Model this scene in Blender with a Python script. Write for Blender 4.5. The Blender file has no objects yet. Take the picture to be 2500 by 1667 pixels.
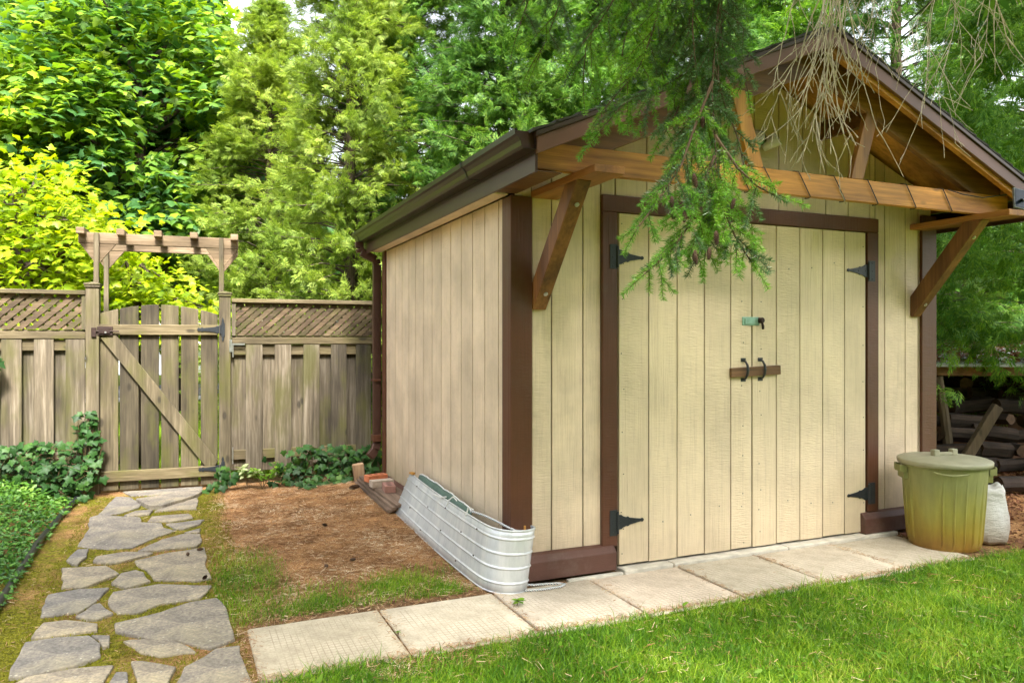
import bpy, math, random
import numpy as np
from mathutils import Vector, Matrix
random.seed(7); rng = np.random.default_rng(11)
C = bpy.context.scene.collection
scn = bpy.context.scene
# ------------------------------------------------------------------ camera
TH = math.radians(23.6)
FW = (math.sin(TH), math.cos(TH)); RT = (math.cos(TH), -math.sin(TH))
EYE = (-1.709, -3.885, 1.37)
cam = bpy.data.cameras.new('camera'); camo = bpy.data.objects.new('camera', cam); C.objects.link(camo)
cam.lens = 26.32; cam.sensor_width = 36; cam.clip_end = 600; cam.clip_start = 0.05
camo.location = EYE; camo.rotation_euler = (math.pi/2, 0, -TH)
scn.camera = camo
# ------------------------------------------------------------------ light
EL, AZ = math.radians(52), math.radians(187)      # azimuth of the sun, clockwise from +Y
w = bpy.data.worlds.new('World'); scn.world = w; w.use_nodes = True
nt = w.node_tree; nt.nodes.clear()
sky = nt.nodes.new('ShaderNodeTexSky'); sky.sky_type = 'NISHITA'; sky.sun_disc = False
sky.sun_elevation = EL; sky.sun_rotation = AZ; sky.air_density = 1.0; sky.dust_density = 4.0
hs = nt.nodes.new('ShaderNodeHueSaturation'); hs.inputs['Saturation'].default_value = 0.22
bg = nt.nodes.new('ShaderNodeBackground'); bg.inputs['Strength'].default_value = 0.15
out = nt.nodes.new('ShaderNodeOutputWorld')
nt.links.new(sky.outputs[0], hs.inputs['Color']); nt.links.new(hs.outputs[0], bg.inputs['Color']); nt.links.new(bg.outputs[0], out.inputs[0])
sl = bpy.data.lights.new('sun', 'SUN'); sl.energy = 2.7; sl.angle = math.radians(10); sl.color = (1.0, 0.95, 0.86)
so = bpy.data.objects.new('sun', sl); C.objects.link(so)
sd = Vector((math.sin(AZ)*math.cos(EL), math.cos(AZ)*math.cos(EL), math.sin(EL)))
so.rotation_euler = sd.to_track_quat('Z', 'Y').to_euler(); so.location = (0, -5, 12)
scn.view_settings.view_transform = 'Standard'; scn.view_settings.look = 'None'
scn.view_settings.exposure = 2.16; scn.view_settings.gamma = 1.0; scn.view_settings.use_curve_mapping = False
scn.cycles.transparent_max_bounces = 8; scn.cycles.max_bounces = 8
# ------------------------------------------------------------------ survey of the place (photo pixel -> metres)
def ray(px, py):
    a = (px-1250)/1828; b = (833.5-py)/1828
    return (FW[0]+a*RT[0], FW[1]+a*RT[1], b)
def onz(px, py, z=0.0):
    r = ray(px, py); t = (z-EYE[2])/r[2]; return (EYE[0]+t*r[0], EYE[1]+t*r[1], z)
def ony(px, py, y=0.0):
    r = ray(px, py); t = (y-EYE[1])/r[1]; return (EYE[0]+t*r[0], y, EYE[2]+t*r[2])
def atd(px, py, d):
    r = ray(px, py); return (EYE[0]+d*r[0], EYE[1]+d*r[1], EYE[2]+d*r[2])
# ------------------------------------------------------------------ materials
def M(name): 
    m = bpy.data.materials.new(name); m.use_nodes = True; return m
def nd(nt, t, **k):
    n = nt.nodes.new(t)
    for a, b in k.items(): setattr(n, a, b)
    return n
def ramp(nt, src, stops):
    r = nd(nt, 'ShaderNodeValToRGB'); e = r.color_ramp.elements
    while len(e) < len(stops): e.new(0.5)
    for i, (p, c) in enumerate(stops): e[i].position = p; e[i].color = (*c, 1)
    nt.links.new(src, r.inputs[0]); return r.outputs[0]
def noise(nt, vec, scale, detail=4, rough=0.55):
    n = nd(nt, 'ShaderNodeTexNoise'); n.inputs['Scale'].default_value = scale
    n.inputs['Detail'].default_value = detail; n.inputs['Roughness'].default_value = rough
    nt.links.new(vec, n.inputs['Vector']); return n.outputs['Fac']
def mapping(nt, vec, scale):
    m = nd(nt, 'ShaderNodeMapping'); m.inputs['Scale'].default_value = scale; nt.links.new(vec, m.inputs[0]); return m.outputs[0]
def mixc(nt, fac, a, b, mode='MIX'):
    m = nd(nt, 'ShaderNodeMix', data_type='RGBA', blend_type=mode)
    for s, v in ((0, fac), (6, a), (7, b)):
        if isinstance(v, (int, float)): m.inputs[s].default_value = v
        elif isinstance(v, tuple): m.inputs[s].default_value = (*v, 1)
        else: nt.links.new(v, m.inputs[s])
    return m.outputs[2]
def math_(nt, op, a, b=None, c=None, clamp=False):
    m = nd(nt, 'ShaderNodeMath', operation=op); m.use_clamp = clamp
    for i, v in enumerate((a, b, c)):
        if v is None: continue
        if isinstance(v, (int, float)): m.inputs[i].default_value = v
        else: nt.links.new(v, m.inputs[i])
    return m.outputs[0]
def bump(nt, h, strength, dist=0.01):
    b = nd(nt, 'ShaderNodeBump'); b.inputs['Strength'].default_value = strength; b.inputs['Distance'].default_value = dist
    nt.links.new(h, b.inputs['Height']); return b.outputs[0]
def P(nt): return nt.nodes['Principled BSDF']
def island_coord(nt, amount=9.0):
    tc = nd(nt, 'ShaderNodeTexCoord'); g = nd(nt, 'ShaderNodeNewGeometry')
    v = nd(nt, 'ShaderNodeVectorMath', operation='SCALE'); v.inputs[0].default_value = (1.3, 0.7, 1.9)
    s = math_(nt, 'MULTIPLY', g.outputs['Random Per Island'], amount); nt.links.new(s, v.inputs['Scale'])
    a = nd(nt, 'ShaderNodeVectorMath', operation='ADD'); nt.links.new(tc.outputs['Object'], a.inputs[0]); nt.links.new(v.outputs[0], a.inputs[1])
    return a.outputs[0], g.outputs['Random Per Island'], tc.outputs['Object']
def wood(name, dark, mid, light, axis='z', rough=0.8, stain=None, stain_amt=0.5, bstr=0.5, var=0.35, knots=True):
    m = M(name); nt = m.node_tree; p = P(nt)
    vec, rnd, obj = island_coord(nt)
    k = 0.05; sc = {'x': (k, 1, 1), 'y': (1, k, 1), 'z': (1, 1, k)}[axis]
    mv = mapping(nt, vec, sc)
    g1 = noise(nt, mv, 55, 6, 0.65); g2 = noise(nt, mv, 12, 3)
    col = ramp(nt, math_(nt, 'ADD', math_(nt, 'MULTIPLY', g1, 0.55), math_(nt, 'MULTIPLY', g2, 0.45)), [(0.32, dark), (0.5, mid), (0.66, light)])
    tone = noise(nt, mapping(nt, vec, {'x': (.3, 1, 1), 'y': (1, .3, 1), 'z': (1, 1, .3)}[axis]), 3.2, 3)
    col = mixc(nt, 1.0, col, ramp(nt, tone, [(0.3, (0.45, 0.43, 0.4)), (0.62, (1.35, 1.33, 1.32))]), 'MULTIPLY')
    col = mixc(nt, 1.0, col, ramp(nt, rnd, [(0, (1-var, 1-var, 1-var)), (1, (1+var*.6, 1+var*.6, 1+var*.6))]), 'MULTIPLY')
    if stain:
        s = noise(nt, mapping(nt, vec, {'x': (.5, 1, 1), 'y': (1, .5, 1), 'z': (1, 1, .4)}[axis]), 5, 4)
        s = ramp(nt, s, [(0.48, (0, 0, 0)), (0.68, (stain_amt,)*3)])
        col = mixc(nt, s, col, stain)
    if knots:
        v = nd(nt, 'ShaderNodeTexVoronoi'); v.inputs['Scale'].default_value = 5.5
        nt.links.new(mapping(nt, vec, {'x': (.45, 1, 1), 'y': (1, .45, 1), 'z': (1, 1, .45)}[axis]), v.inputs['Vector'])
        kf = ramp(nt, v.outputs['Distance'], [(0.07, (1, 1, 1)), (0.13, (0, 0, 0))])
        col = mixc(nt, math_(nt, 'MULTIPLY', kf, 0.7), col, tuple(c*0.35 for c in dark))
    nt.links.new(col, p.inputs['Base Color']); p.inputs['Roughness'].default_value = rough
    nt.links.new(bump(nt, g1, bstr, 0.004), p.inputs['Normal'])
    return m
def paint(name, col, rough=0.55, axis='z', bstr=0.4, dirt=None, dirt_amt=0.3, algae=None, var=0.08, mottle=0.16):
    m = M(name); nt = m.node_tree; p = P(nt)
    vec, rnd, obj = island_coord(nt)
    g1 = noise(nt, mapping(nt, vec, (1, 1, .035) if axis == 'z' else ((.035, 1, 1) if axis == 'x' else (1, .035, 1))), 70, 5, 0.7)
    g2 = noise(nt, mapping(nt, vec, (.12, .12, 1)), 130, 3, 0.6)
    sel = ramp(nt, noise(nt, mapping(nt, vec, (1, 1, .4)), 2.0, 2), [(0.42, (0, 0, 0)), (0.58, (1, 1, 1))])
    h = mixc(nt, sel, g1, g2)
    tone = noise(nt, obj, 3.0, 5)
    c = mixc(nt, 1.0, col, ramp(nt, tone, [(0.3, (1-mottle,)*3), (0.7, (1+mottle,)*3)]), 'MULTIPLY')
    c = mixc(nt, 1.0, c, ramp(nt, rnd, [(0, (1-var,)*3), (1, (1+var,)*3)]), 'MULTIPLY')
    c = mixc(nt, 1.0, c, ramp(nt, g1, [(0.3, (.86, .84, .82)), (0.5, (1, 1, 1))]), 'MULTIPLY')
    if dirt: c = mixc(nt, math_(nt, 'MULTIPLY', ramp(nt, noise(nt, obj, 7, 6, .7), [(0.5, (0, 0, 0)), (0.72, (1, 1, 1))]), dirt_amt), c, dirt)
    if algae is not None:
        sx = nd(nt, 'ShaderNodeSeparateXYZ'); nt.links.new(obj, sx.inputs[0])
        dz = math_(nt, 'SUBTRACT', algae if isinstance(algae, float) else .42, sx.outputs[2], clamp=True)
        dz = math_(nt, 'MULTIPLY', math_(nt, 'MULTIPLY', dz, 2.2), noise(nt, mapping(nt, vec, (1, 1, .35)), 14, 6, .75), clamp=True)
        c = mixc(nt, dz, c, (.20, .14, .07))
        dr = ramp(nt, noise(nt, mapping(nt, vec, (1, 1, .04)), 26, 4, .7), [(.62, (0, 0, 0)), (.78, (.22, .22, .22))])
        c = mixc(nt, dr, c, (.26, .20, .11))
    if algae is True:
        sx = nd(nt, 'ShaderNodeSeparateXYZ'); nt.links.new(obj, sx.inputs[0])
        a = math_(nt, 'MULTIPLY', math_(nt, 'SUBTRACT', 0.75, sx.outputs[2], clamp=True), math_(nt, 'MULTIPLY', math_(nt, 'SUBTRACT', sx.outputs[1], 0.6, clamp=True), 0.9))
        a = math_(nt, 'MULTIPLY', a, math_(nt, 'MULTIPLY', noise(nt, mapping(nt, vec, (1, 1, .5)), 6, 5), 2.1), clamp=True)
        c = mixc(nt, a, c, (0.16, 0.15, 0.025))
    nt.links.new(c, p.inputs['Base Color']); p.inputs['Roughness'].default_value = rough
    nt.links.new(bump(nt, h, bstr, 0.006), p.inputs['Normal'])
    return m
def plain(name, col, rough=0.6, metal=0.0, bscale=60, bstr=0.15, mottle=0.15, nscale=9):
    m = M(name); nt = m.node_tree; p = P(nt); tc = nd(nt, 'ShaderNodeTexCoord')
    n = noise(nt, tc.outputs['Object'], nscale, 5)
    c = mixc(nt, 1.0, col, ramp(nt, n, [(0.3, (1-mottle,)*3), (0.7, (1+mottle,)*3)]), 'MULTIPLY')
    nt.links.new(c, p.inputs['Base Color']); p.inputs['Roughness'].default_value = rough; p.inputs['Metallic'].default_value = metal
    nt.links.new(bump(nt, noise(nt, tc.outputs['Object'], bscale, 4), bstr, 0.003), p.inputs['Normal'])
    return m
def leaf(name, stops, trans=0.45, rough=0.5, big=0.5, tint=(1.25, 1.3, 0.8), spec=0.25):
    """stops: ramp over the random value of each leaf; big: slow change of hue through the crown"""
    m = M(name); nt = m.node_tree; nt.nodes.remove(P(nt))
    g = nd(nt, 'ShaderNodeNewGeometry'); tc = nd(nt, 'ShaderNodeTexCoord')
    n = noise(nt, tc.outputs['Object'], big, 3)
    f = math_(nt, 'ADD', math_(nt, 'MULTIPLY', g.outputs['Random Per Island'], 0.55), math_(nt, 'MULTIPLY', math_(nt, 'SUBTRACT', n, 0.3), 1.1), clamp=True)
    c = ramp(nt, f, stops)
    d = nd(nt, 'ShaderNodeBsdfPrincipled'); d.inputs['Roughness'].default_value = rough; d.inputs['Specular IOR Level'].default_value = spec
    t = nd(nt, 'ShaderNodeBsdfTranslucent'); mx = nd(nt, 'ShaderNodeMixShader'); mx.inputs[0].default_value = trans
    nt.links.new(c, d.inputs['Base Color']); nt.links.new(mixc(nt, 1.0, c, tint, 'MULTIPLY'), t.inputs['Color'])
    nt.links.new(d.outputs[0], mx.inputs[1]); nt.links.new(t.outputs[0], mx.inputs[2])
    nt.links.new(mx.outputs[0], nt.nodes['Material Output'].inputs[0])
    return m
TAN = (0.72, 0.575, 0.42); BROWN = (0.098, 0.034, 0.017)
m_siding = paint('siding_paint', TAN, 0.6, algae=True, dirt=(.3, .22, .1), dirt_amt=.18, bstr=.7)
m_door = paint('door_paint', (0.74, 0.605, 0.42), 0.6, dirt=(.34, .25, .12), dirt_amt=.12, bstr=.8, mottle=.10, algae=.20)
m_groove = plain('groove_dark', (0.07, 0.042, 0.022), 0.9)  # dark brown, seen between the boards
m_brown = paint('brown_trim_paint', BROWN, 0.45, bstr=.45, dirt=(.12, .07, .05), dirt_amt=.35)
m_brownx = paint('brown_board_paint', BROWN, 0.42, axis='x', bstr=.4, dirt=(.14, .09, .07), dirt_amt=.4)
m_kick = paint('kick_board_paint', (.095, .04, .028), 0.55, axis='x', bstr=.35, dirt=(.2, .15, .12), dirt_amt=.35)
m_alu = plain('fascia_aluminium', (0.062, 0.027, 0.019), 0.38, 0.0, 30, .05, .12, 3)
m_rake_lit = plain('rake_aluminium_lit', (0.165, 0.072, 0.050), 0.42, 0.0, 30, .05, .15, 3)  # fascia aluminium made lighter: the light on the rake is in the colour
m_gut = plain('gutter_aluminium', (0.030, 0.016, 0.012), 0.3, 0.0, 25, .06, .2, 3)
m_drip = plain('drip_edge_metal', (0.06, 0.035, 0.03), 0.35, 0.2, 30, .05)
STB = dict(rough=.55, var=.15, bstr=.25)
m_beamx = wood('stained_beam_wood', (.21, .08, .014), (.42, .18, .03), (.60, .30, .06), 'x', **STB)
m_beamz = wood('stained_strut_wood', (.26, .105, .02), (.44, .20, .038), (.56, .28, .06), 'z', **STB)
m_beamy = wood('stained_plank_wood', (.15, .06, .018), (.27, .115, .03), (.38, .17, .045), 'y', **STB)
m_brace = wood('stained_brace_wood', (.09, .035, .014), (.20, .085, .026), (.30, .135, .045), 'z', **STB)
m_ply = wood('stained_plywood', (.28, .115, .022), (.50, .235, .05), (.62, .32, .08), 'x', .6, var=.05, bstr=.15)
m_dkraf = wood('dark_rafter_wood', (.07, .028, .010), (.14, .06, .018), (.22, .10, .03), 'x', **STB)
FD = dict(stain=(.085, .085, .012), stain_amt=.7)
m_fz = wood('weathered_board_wood', (.036, .028, .018), (.105, .085, .057), (.22, .19, .145), 'z', **FD)
m_fgate = wood('weathered_gate_wood', (.036, .028, .015), (.10, .08, .046), (.18, .15, .095), 'z', **FD)
m_fx = wood('weathered_rail_wood', (.045, .033, .016), (.105, .082, .042), (.18, .145, .085), 'x', stain=(.10, .10, .012), stain_amt=.7)
m_flat = wood('weathered_lattice_wood', (.05, .032, .018), (.115, .078, .044), (.20, .15, .09), 'x', stain=(.07, .075, .012), stain_amt=.6)
m_arb = wood('arbor_wood', (.07, .046, .024), (.16, .112, .066), (.27, .205, .135), 'x', stain=(.17, .13, .06), stain_amt=.3)
m_post = wood('post_wood', (.05, .038, .022), (.12, .097, .058), (.20, .17, .118), 'z', **FD)
m_black = plain('black_iron', (0.036, 0.041, 0.048), 0.42, 0.3, 40, .2)
m_rust = plain('rusty_iron', (0.035, 0.018, 0.014), 0.6, 0.3, 50, .5, .5)
m_zinc = plain('zinc_metal', (0.55, 0.56, 0.56), 0.35, 0.9)
m_dot = plain('nail_head', (0.05, 0.06, 0.05), 0.6)
m_green = plain('oxidised_hasp', (0.25, 0.42, 0.33), 0.4, 0.4, 40, .2, .25, 20)
m_shing = plain('roof_shingle', (0.055, 0.05, 0.048), 0.95, 0, 90, .8, .4, 30)
m_white = plain('white_floodlight_plastic', (.62, .6, .5), .4)
m_cable = plain('black_cable', (.02, .02, .022), .5)
# ------------------------------------------------------------------ mesh helpers
def tag(o, label=None, cat=None, group=None, kind=None):
    if label: o['label'] = label
    if cat: o['category'] = cat
    if group: o['group'] = group
    if kind: o['kind'] = kind
    return o
def thing(name, loc, label, cat, group=None):
    o = bpy.data.objects.new(name, None); C.objects.link(o); o.location = loc; o.empty_display_size = .1
    return tag(o, label, cat, group)
def wloc(o):
    v = Vector((0, 0, 0))
    while o is not None: v += o.location; o = o.parent
    return v
def link(name, me, mat, parent=None):
    o = bpy.data.objects.new(name, me); C.objects.link(o)
    if mat is not None: me.materials.append(mat)
    if parent is not None:
        o.parent = parent; off = wloc(parent); me.transform(Matrix.Translation(-off))
    return o
class MB:
    def __init__(s, xf=None): s.v = []; s.f = []; s.xf = xf
    def add(s, vs, fs):
        n = len(s.v); s.v += [tuple(v) for v in vs]; s.f += [tuple(i+n for i in f) for f in fs]; return s
    def box(s, x0, x1, y0, y1, z0, z1):
        return s.add([(x, y, z) for z in (z0, z1) for y in (y0, y1) for x in (x0, x1)],
                     [(0, 2, 3, 1), (4, 5, 7, 6), (0, 1, 5, 4), (2, 6, 7, 3), (0, 4, 6, 2), (1, 3, 7, 5)])
    def obox(s, c, ax, h):
        c = Vector(c); A = [Vector(a).normalized() for a in ax]
        vs = [c+A[0]*h[0]*i+A[1]*h[1]*j+A[2]*h[2]*k for k in (-1, 1) for j in (-1, 1) for i in (-1, 1)]
        return s.add(vs, [(0, 2, 3, 1), (4, 5, 7, 6), (0, 1, 5, 4), (2, 6, 7, 3), (0, 4, 6, 2), (1, 3, 7, 5)])
    def bar(s, a, b, wd, th, up=(0, 0, 1)):
        a = Vector(a); b = Vector(b); d = (b-a); L = d.length; d.normalize()
        sx = d.cross(Vector(up)).normalized(); u = sx.cross(d)
        return s.obox((a+b)/2, (d, sx, u), (L/2, wd/2, th/2))
    def prism(s, poly, fn0, fn1):
        n = len(poly); vs = [fn0(*p) for p in poly]+[fn1(*p) for p in poly]
        return s.add(vs, [tuple(range(n))[::-1], tuple(range(n, 2*n))]+[(i, (i+1) % n, n+(i+1) % n, n+i) for i in range(n)])
    def tube(s, pts, r, n=6, cap=True):
        pts = [Vector(p) for p in pts]; rs = r if isinstance(r, (list, tuple)) else [r]*len(pts)
        base = len(s.v); prev = None
        for i, p in enumerate(pts):
            d = (pts[min(i+1, len(pts)-1)]-pts[max(i-1, 0)]).normalized()
            if prev is None:
                u = d.cross(Vector((0, 0, 1)));
                if u.length < .05: u = d.cross(Vector((1, 0, 0)))
                u.normalize()
            else: u = (prev-d*prev.dot(d)).normalized()
            prev = u; v = d.cross(u)
            for k in range(n):
                a = 2*math.pi*k/n; s.v.append(tuple(p+(u*math.cos(a)+v*math.sin(a))*rs[i]))
        for i in range(len(pts)-1):
            for k in range(n):
                a = base+i*n+k; b = base+i*n+(k+1) % n; s.f.append((a, b, b+n, a+n))
        if cap:
            s.f.append(tuple(base+k for k in range(n))[::-1]); s.f.append(tuple(base+(len(pts)-1)*n+k for k in range(n)))
        return s
    def lathe(s, c, prof, n=32, fl=None):
        base = len(s.v)
        for j, (r, z) in enumerate(prof):
            for k in range(n):
                a = 2*math.pi*k/n; rr = r+(fl(a, z) if fl else 0); s.v.append((c[0]+rr*math.cos(a), c[1]+rr*math.sin(a), c[2]+z))
        for j in range(len(prof)-1):
            for k in range(n):
                a = base+j*n+k; b = base+j*n+(k+1) % n; s.f.append((a, b, b+n, a+n))
        return s
    def grid(s, rows):
        base = len(s.v); m = len(rows[0])
        for r in rows: s.v += [tuple(p) for p in r]
        for i in range(len(rows)-1):
            for j in range(m-1): a = base+i*m+j; s.f.append((a, a+1, a+m+1, a+m))
        return s
    def build(s, name, mat, parent=None, bevel=0, smooth=False, solid=0, seg=1):
        me = bpy.data.meshes.new(name); v = [s.xf(*p) for p in s.v] if s.xf else s.v
        me.from_pydata(v, [], s.f); me.update()
        if smooth: me.polygons.foreach_set('use_smooth', [True]*len(me.polygons))
        o = link(name, me, mat, parent)
        if solid:
            md = o.modifiers.new('solid', 'SOLIDIFY'); md.thickness = solid; md.offset = 0
        if bevel:
            md = o.modifiers.new('bevel', 'BEVEL'); md.width = bevel; md.segments = seg; md.limit_method = 'ANGLE'
        return o
def fast(name, verts, faces_idx, tot, mat, parent=None, smooth=False):
    me = bpy.data.meshes.new(name); verts = np.asarray(verts, dtype=np.float32)
    me.vertices.add(len(verts)); me.vertices.foreach_set('co', verts.ravel())
    me.loops.add(len(faces_idx)); me.loops.foreach_set('vertex_index', np.asarray(faces_idx, dtype=np.int32))
    tot = np.asarray(tot, dtype=np.int32); st = np.concatenate(([0], np.cumsum(tot)[:-1])).astype(np.int32)
    me.polygons.add(len(tot)); me.polygons.foreach_set('loop_start', st); me.polygons.foreach_set('loop_total', tot)
    me.update(calc_edges=True)
    if smooth: me.polygons.foreach_set('use_smooth', [True]*len(tot))
    return link(name, me, mat, parent)
def scatter(name, tmpl, pos, mats, scl, mat, parent=None):
    tv, tf = tmpl; tv = np.asarray(tv, dtype=np.float32); n = len(pos); k = len(tv)
    v = np.einsum('nij,kj->nki', mats, tv)*np.asarray(scl)[:, None, None]+np.asarray(pos)[:, None, :]
    li = np.concatenate([np.asarray(f) for f in tf]); tt = np.array([len(f) for f in tf])
    idx = (li[None, :]+(np.arange(n)*k)[:, None]).ravel()
    return fast(name, v.reshape(-1, 3), idx, np.tile(tt, n), mat, parent)
def unit(a): return a/np.maximum(np.linalg.norm(a, axis=-1, keepdims=True), 1e-9)
def frames(d, nrm):
    """rows -> matrices whose columns are side, along d, normal"""
    y = unit(d); x = unit(np.cross(y, nrm)); z = np.cross(x, y)
    return np.stack([x, y, z], axis=-1)
# leaf templates lie in x (side) / y (along) plane
def fan(outline, cz=0.0, droop=0.0):
    vs = [(0, .35, cz)]+[(x, y, -droop*(abs(x)**1.3+max(y-.3, 0)*.6)) for x, y in outline]; n = len(outline)
    return vs, [(0, 1+i, 1+(i+1) % n) for i in range(n)]
def mirror(h): return h+[(-x, y) for x, y in reversed(h) if x > 0]
MAPLE = fan(mirror([(0, 0), (.12, .02), (.42, -.05), (.36, .16), (.62, .42), (.36, .40), (.30, .52), (.22, .62), (.0, 1.0)][:8])+[], .06, .22)
MAPLE = fan([(0, 0), (.40, -.04), (.34, .16), (.62, .44), (.30, .46), (.24, .68), (0, 1.0), (-.24, .68), (-.30, .46), (-.62, .44), (-.34, .16), (-.40, -.04)], .06, .22)
OVAL = ([(0, 0, 0), (.2, .3, .03), (.17, .65, .02), (0, 1, -.1), (-.17, .65, .02), (-.2, .3, .03), (0, .45, -.04)], [(0, 1, 6), (1, 2, 6), (2, 3, 6), (3, 4, 6), (4, 5, 6), (5, 0, 6)])
IVY = fan([(0, .06), (.30, -.10), (.34, .14), (.58, .34), (.30, .50), (0, 1.0), (-.30, .50), (-.58, .34), (-.34, .14), (-.30, -.10)], .07, .15)
def cedar_spray(r):
    vs, fs = [], []
    def dia(x, y, a, L, wd, z=0):
        n = len(vs); dx, dy = math.sin(a), math.cos(a)
        vs.extend([(x, y, z), (x+dx*L*.5+dy*wd, y+dy*L*.5-dx*wd, z), (x+dx*L, y+dy*L, z-.25*L*L), (x+dx*L*.5-dy*wd, y+dy*L*.5+dx*wd, z)]); fs.append((n, n+1, n+2, n+3))
    dia(0, 0, 0, 1.0, .026)
    for i in range(6):
        t = .08+.145*i
        for s in (-1, 1):
            a = s*(.72-.05*i)+r.uniform(-.15, .15); L = (.58-.07*i)*r.uniform(.75, 1.15); z = r.uniform(-.12, .12)
            dia(0, t, a, L, .032, z)
            if i < 4: dia(math.sin(a)*L*.35, t+math.cos(a)*L*.35, a*.25, L*.55, .030, z)
    return vs, fs
CEDAR = cedar_spray(random.Random(3))
def root_copy(o, parent=None):
    c = o.copy(); C.objects.link(c); c.parent = parent
    for ch in o.children: root_copy(ch, c)
    return c
def sm(a, b, x): t = np.clip((x-a)/(b-a), 0, 1); return t*t*(3-2*t)
def vnoise(x, y, s=1.0, seed=0):
    v = 0
    for i, (fx, fy, ph) in enumerate([(1.0, .6, 0), (-.7, 1.1, 2), (1.9, -1.3, 4), (2.3, 2.1, 1), (-3.1, 2.7, 5), (4.1, 3.3, 3)]):
        v = v+np.sin(s*(fx*x+fy*y)+ph+seed*1.7)/(1+.5*i)
    return v/3.2
# ------------------------------------------------------------------ ground
def hgt(x, y):
    return -.011+.005*vnoise(x, y, 5)+.075*sm(-1.3, -.05, x)*sm(.25, 1.9, y)*sm(3.6, 3.0, y)*(1-sm(.2, .5, x))
def axis_(near0, near1, step, far0, far1):
    a = list(np.arange(near0, near1, step)); s = step; v = near0
    lo = []
    while v > far0: s *= 1.35; v -= s; lo.append(v)
    s = step; v = a[-1]; hi = []
    while v < far1: s *= 1.35; v += s; hi.append(v)
    return np.array(lo[::-1]+a+hi)
gx = axis_(-6, 7, .055, -150, 150); gy = axis_(-3.6, 5.2, .055, -60, 200)
GX, GY = np.meshgrid(gx, gy); GZ = hgt(GX, GY)
near = (np.abs(GX) < 7) & (GY < 5.5)
GZ = GZ+np.where(near, .004*np.sin(GX*37+GY*23)*np.sin(GX*19-GY*41), 0)
nx, ny = len(gx), len(gy)
ii = (np.arange(ny-1)[:, None]*nx+np.arange(nx-1)[None, :]).ravel()
idx = np.stack([ii, ii+1, ii+nx+1, ii+nx], 1).ravel()
m_ground = M('ground_soil'); nt = m_ground.node_tree; p = P(nt)
tc = nd(nt, 'ShaderNodeTexCoord'); O = tc.outputs['Object']
at = nd(nt, 'ShaderNodeAttribute', attribute_name='cover'); sp = nd(nt, 'ShaderNodeSeparateColor'); nt.links.new(at.outputs['Color'], sp.inputs[0])
n1 = noise(nt, O, 22, 6, .7); n2 = noise(nt, O, 4, 4); n3 = noise(nt, O, 160, 3, .7)
lit = ramp(nt, n3, [(.3, (.11, .05, .022)), (.44, (.29, .145, .062)), (.56, (.47, .27, .125)), (.7, (.64, .47, .27))])
lit = mixc(nt, 1.0, lit, ramp(nt, n2, [(.36, (.50, .44, .40)), (.50, (.95, .92, .88)), (.64, (1.35, 1.32, 1.25))]), 'MULTIPLY')
soil = ramp(nt, n1, [(.3, (.06, .032, .016)), (.5, (.19, .11, .055)), (.7, (.38, .25, .14))])
moss = ramp(nt, noise(nt, O, 60, 5, .7), [(.32, (.05, .035, .012)), (.45, (.13, .125, .016)), (.58, (.24, .23, .02)), (.7, (.36, .31, .06))])
grs = ramp(nt, noise(nt, O, 40, 5, .7), [(.3, (.04, .06, .01)), (.5, (.12, .17, .012)), (.75, (.26, .32, .03))])
def edge(v, off=.25): return math_(nt, 'MULTIPLY', math_(nt, 'SUBTRACT', math_(nt, 'ADD', v, math_(nt, 'MULTIPLY', n1, .9)), .62+off*0), 3.0, clamp=True)
c = mixc(nt, edge(sp.outputs[2]), soil, lit); c = mixc(nt, edge(sp.outputs[1]), c, moss); c = mixc(nt, edge(sp.outputs[0]), c, grs)
nt.links.new(c, p.inputs['Base Color']); p.inputs['Roughness'].default_value = 1; p.inputs['Specular IOR Level'].default_value = .1
nt.links.new(bump(nt, math_(nt, 'ADD', n3, n1), .9, .012), p.inputs['Normal'])
g = fast('ground', np.stack([GX, GY, GZ], -1).reshape(-1, 3), idx, np.full(len(ii), 4), m_ground, smooth=True); tag(g, kind='structure')
def pathx(y): return -1.5+.0*y
def grass_amt(x, y):
    n = vnoise(x, y, 3.1, 2)
    lawn = sm(-.66, -.80, y+.05*n)*sm(-1.50, -1.2, x+.12*vnoise(x, y, 6)-.25*(y+.75))
    patch = .75*sm(.62, .30, y+.10*n)*sm(-.05, .05, y)*sm(-1.55, -1.0, x+.15*n)*sm(-.18, -.32, x)
    strip = .38*sm(-1.62, -1.5, x)*sm(-1.1, -1.3, x)*sm(1.5, .9, y)*sm(-.1, .1, y)
    return np.maximum(np.maximum(lawn, patch*sm(-.15, .30, n+.18)*(.3+.7*sm(-.2, .3, vnoise(x, y, 9, 3)))), strip)
moss_m = sm(-1.28, -1.5, GX+.1*vnoise(GX, GY, 4))*sm(-3.4, -2.9, GX)*sm(3.9, 3.5, GY)*sm(-1.6, -1.4, GY-.0*GX)
moss_m = np.where(GY < 0, sm(-1.25, -1.45, GX), moss_m)
inpath = sm(-2.75, -2.55, GX+.3*(GY<1)*0)*sm(-1.35, -1.5, GX); moss_m = moss_m*np.maximum(np.clip(.24+.85*vnoise(GX, GY, 2.3, 4), 0, 1), (.38+.3*vnoise(GX, GY, 6, 2))*inpath)
far = sm(4.1, 4.4, GY)*(GX < 3.9)
lit_m = sm(-1.65, -1.35, GX)*sm(3.95, 3.7, GY)*sm(.05, .3, GY)*(1-sm(-.05, .4, GX))
lit_m = np.maximum(lit_m, sm(3.1, 3.4, GX)*.9); lit_m = np.maximum(lit_m, .55*sm(-1.3, -1.5, GX)*sm(-3.6, -3.0, GX))
gr_m = np.maximum(grass_amt(GX, GY)*sm(3.0, 2.5, GX*0+GY), far)
gr_m = np.maximum(gr_m, sm(-.7, -.8, GY)*(GX > -1.1))
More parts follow.
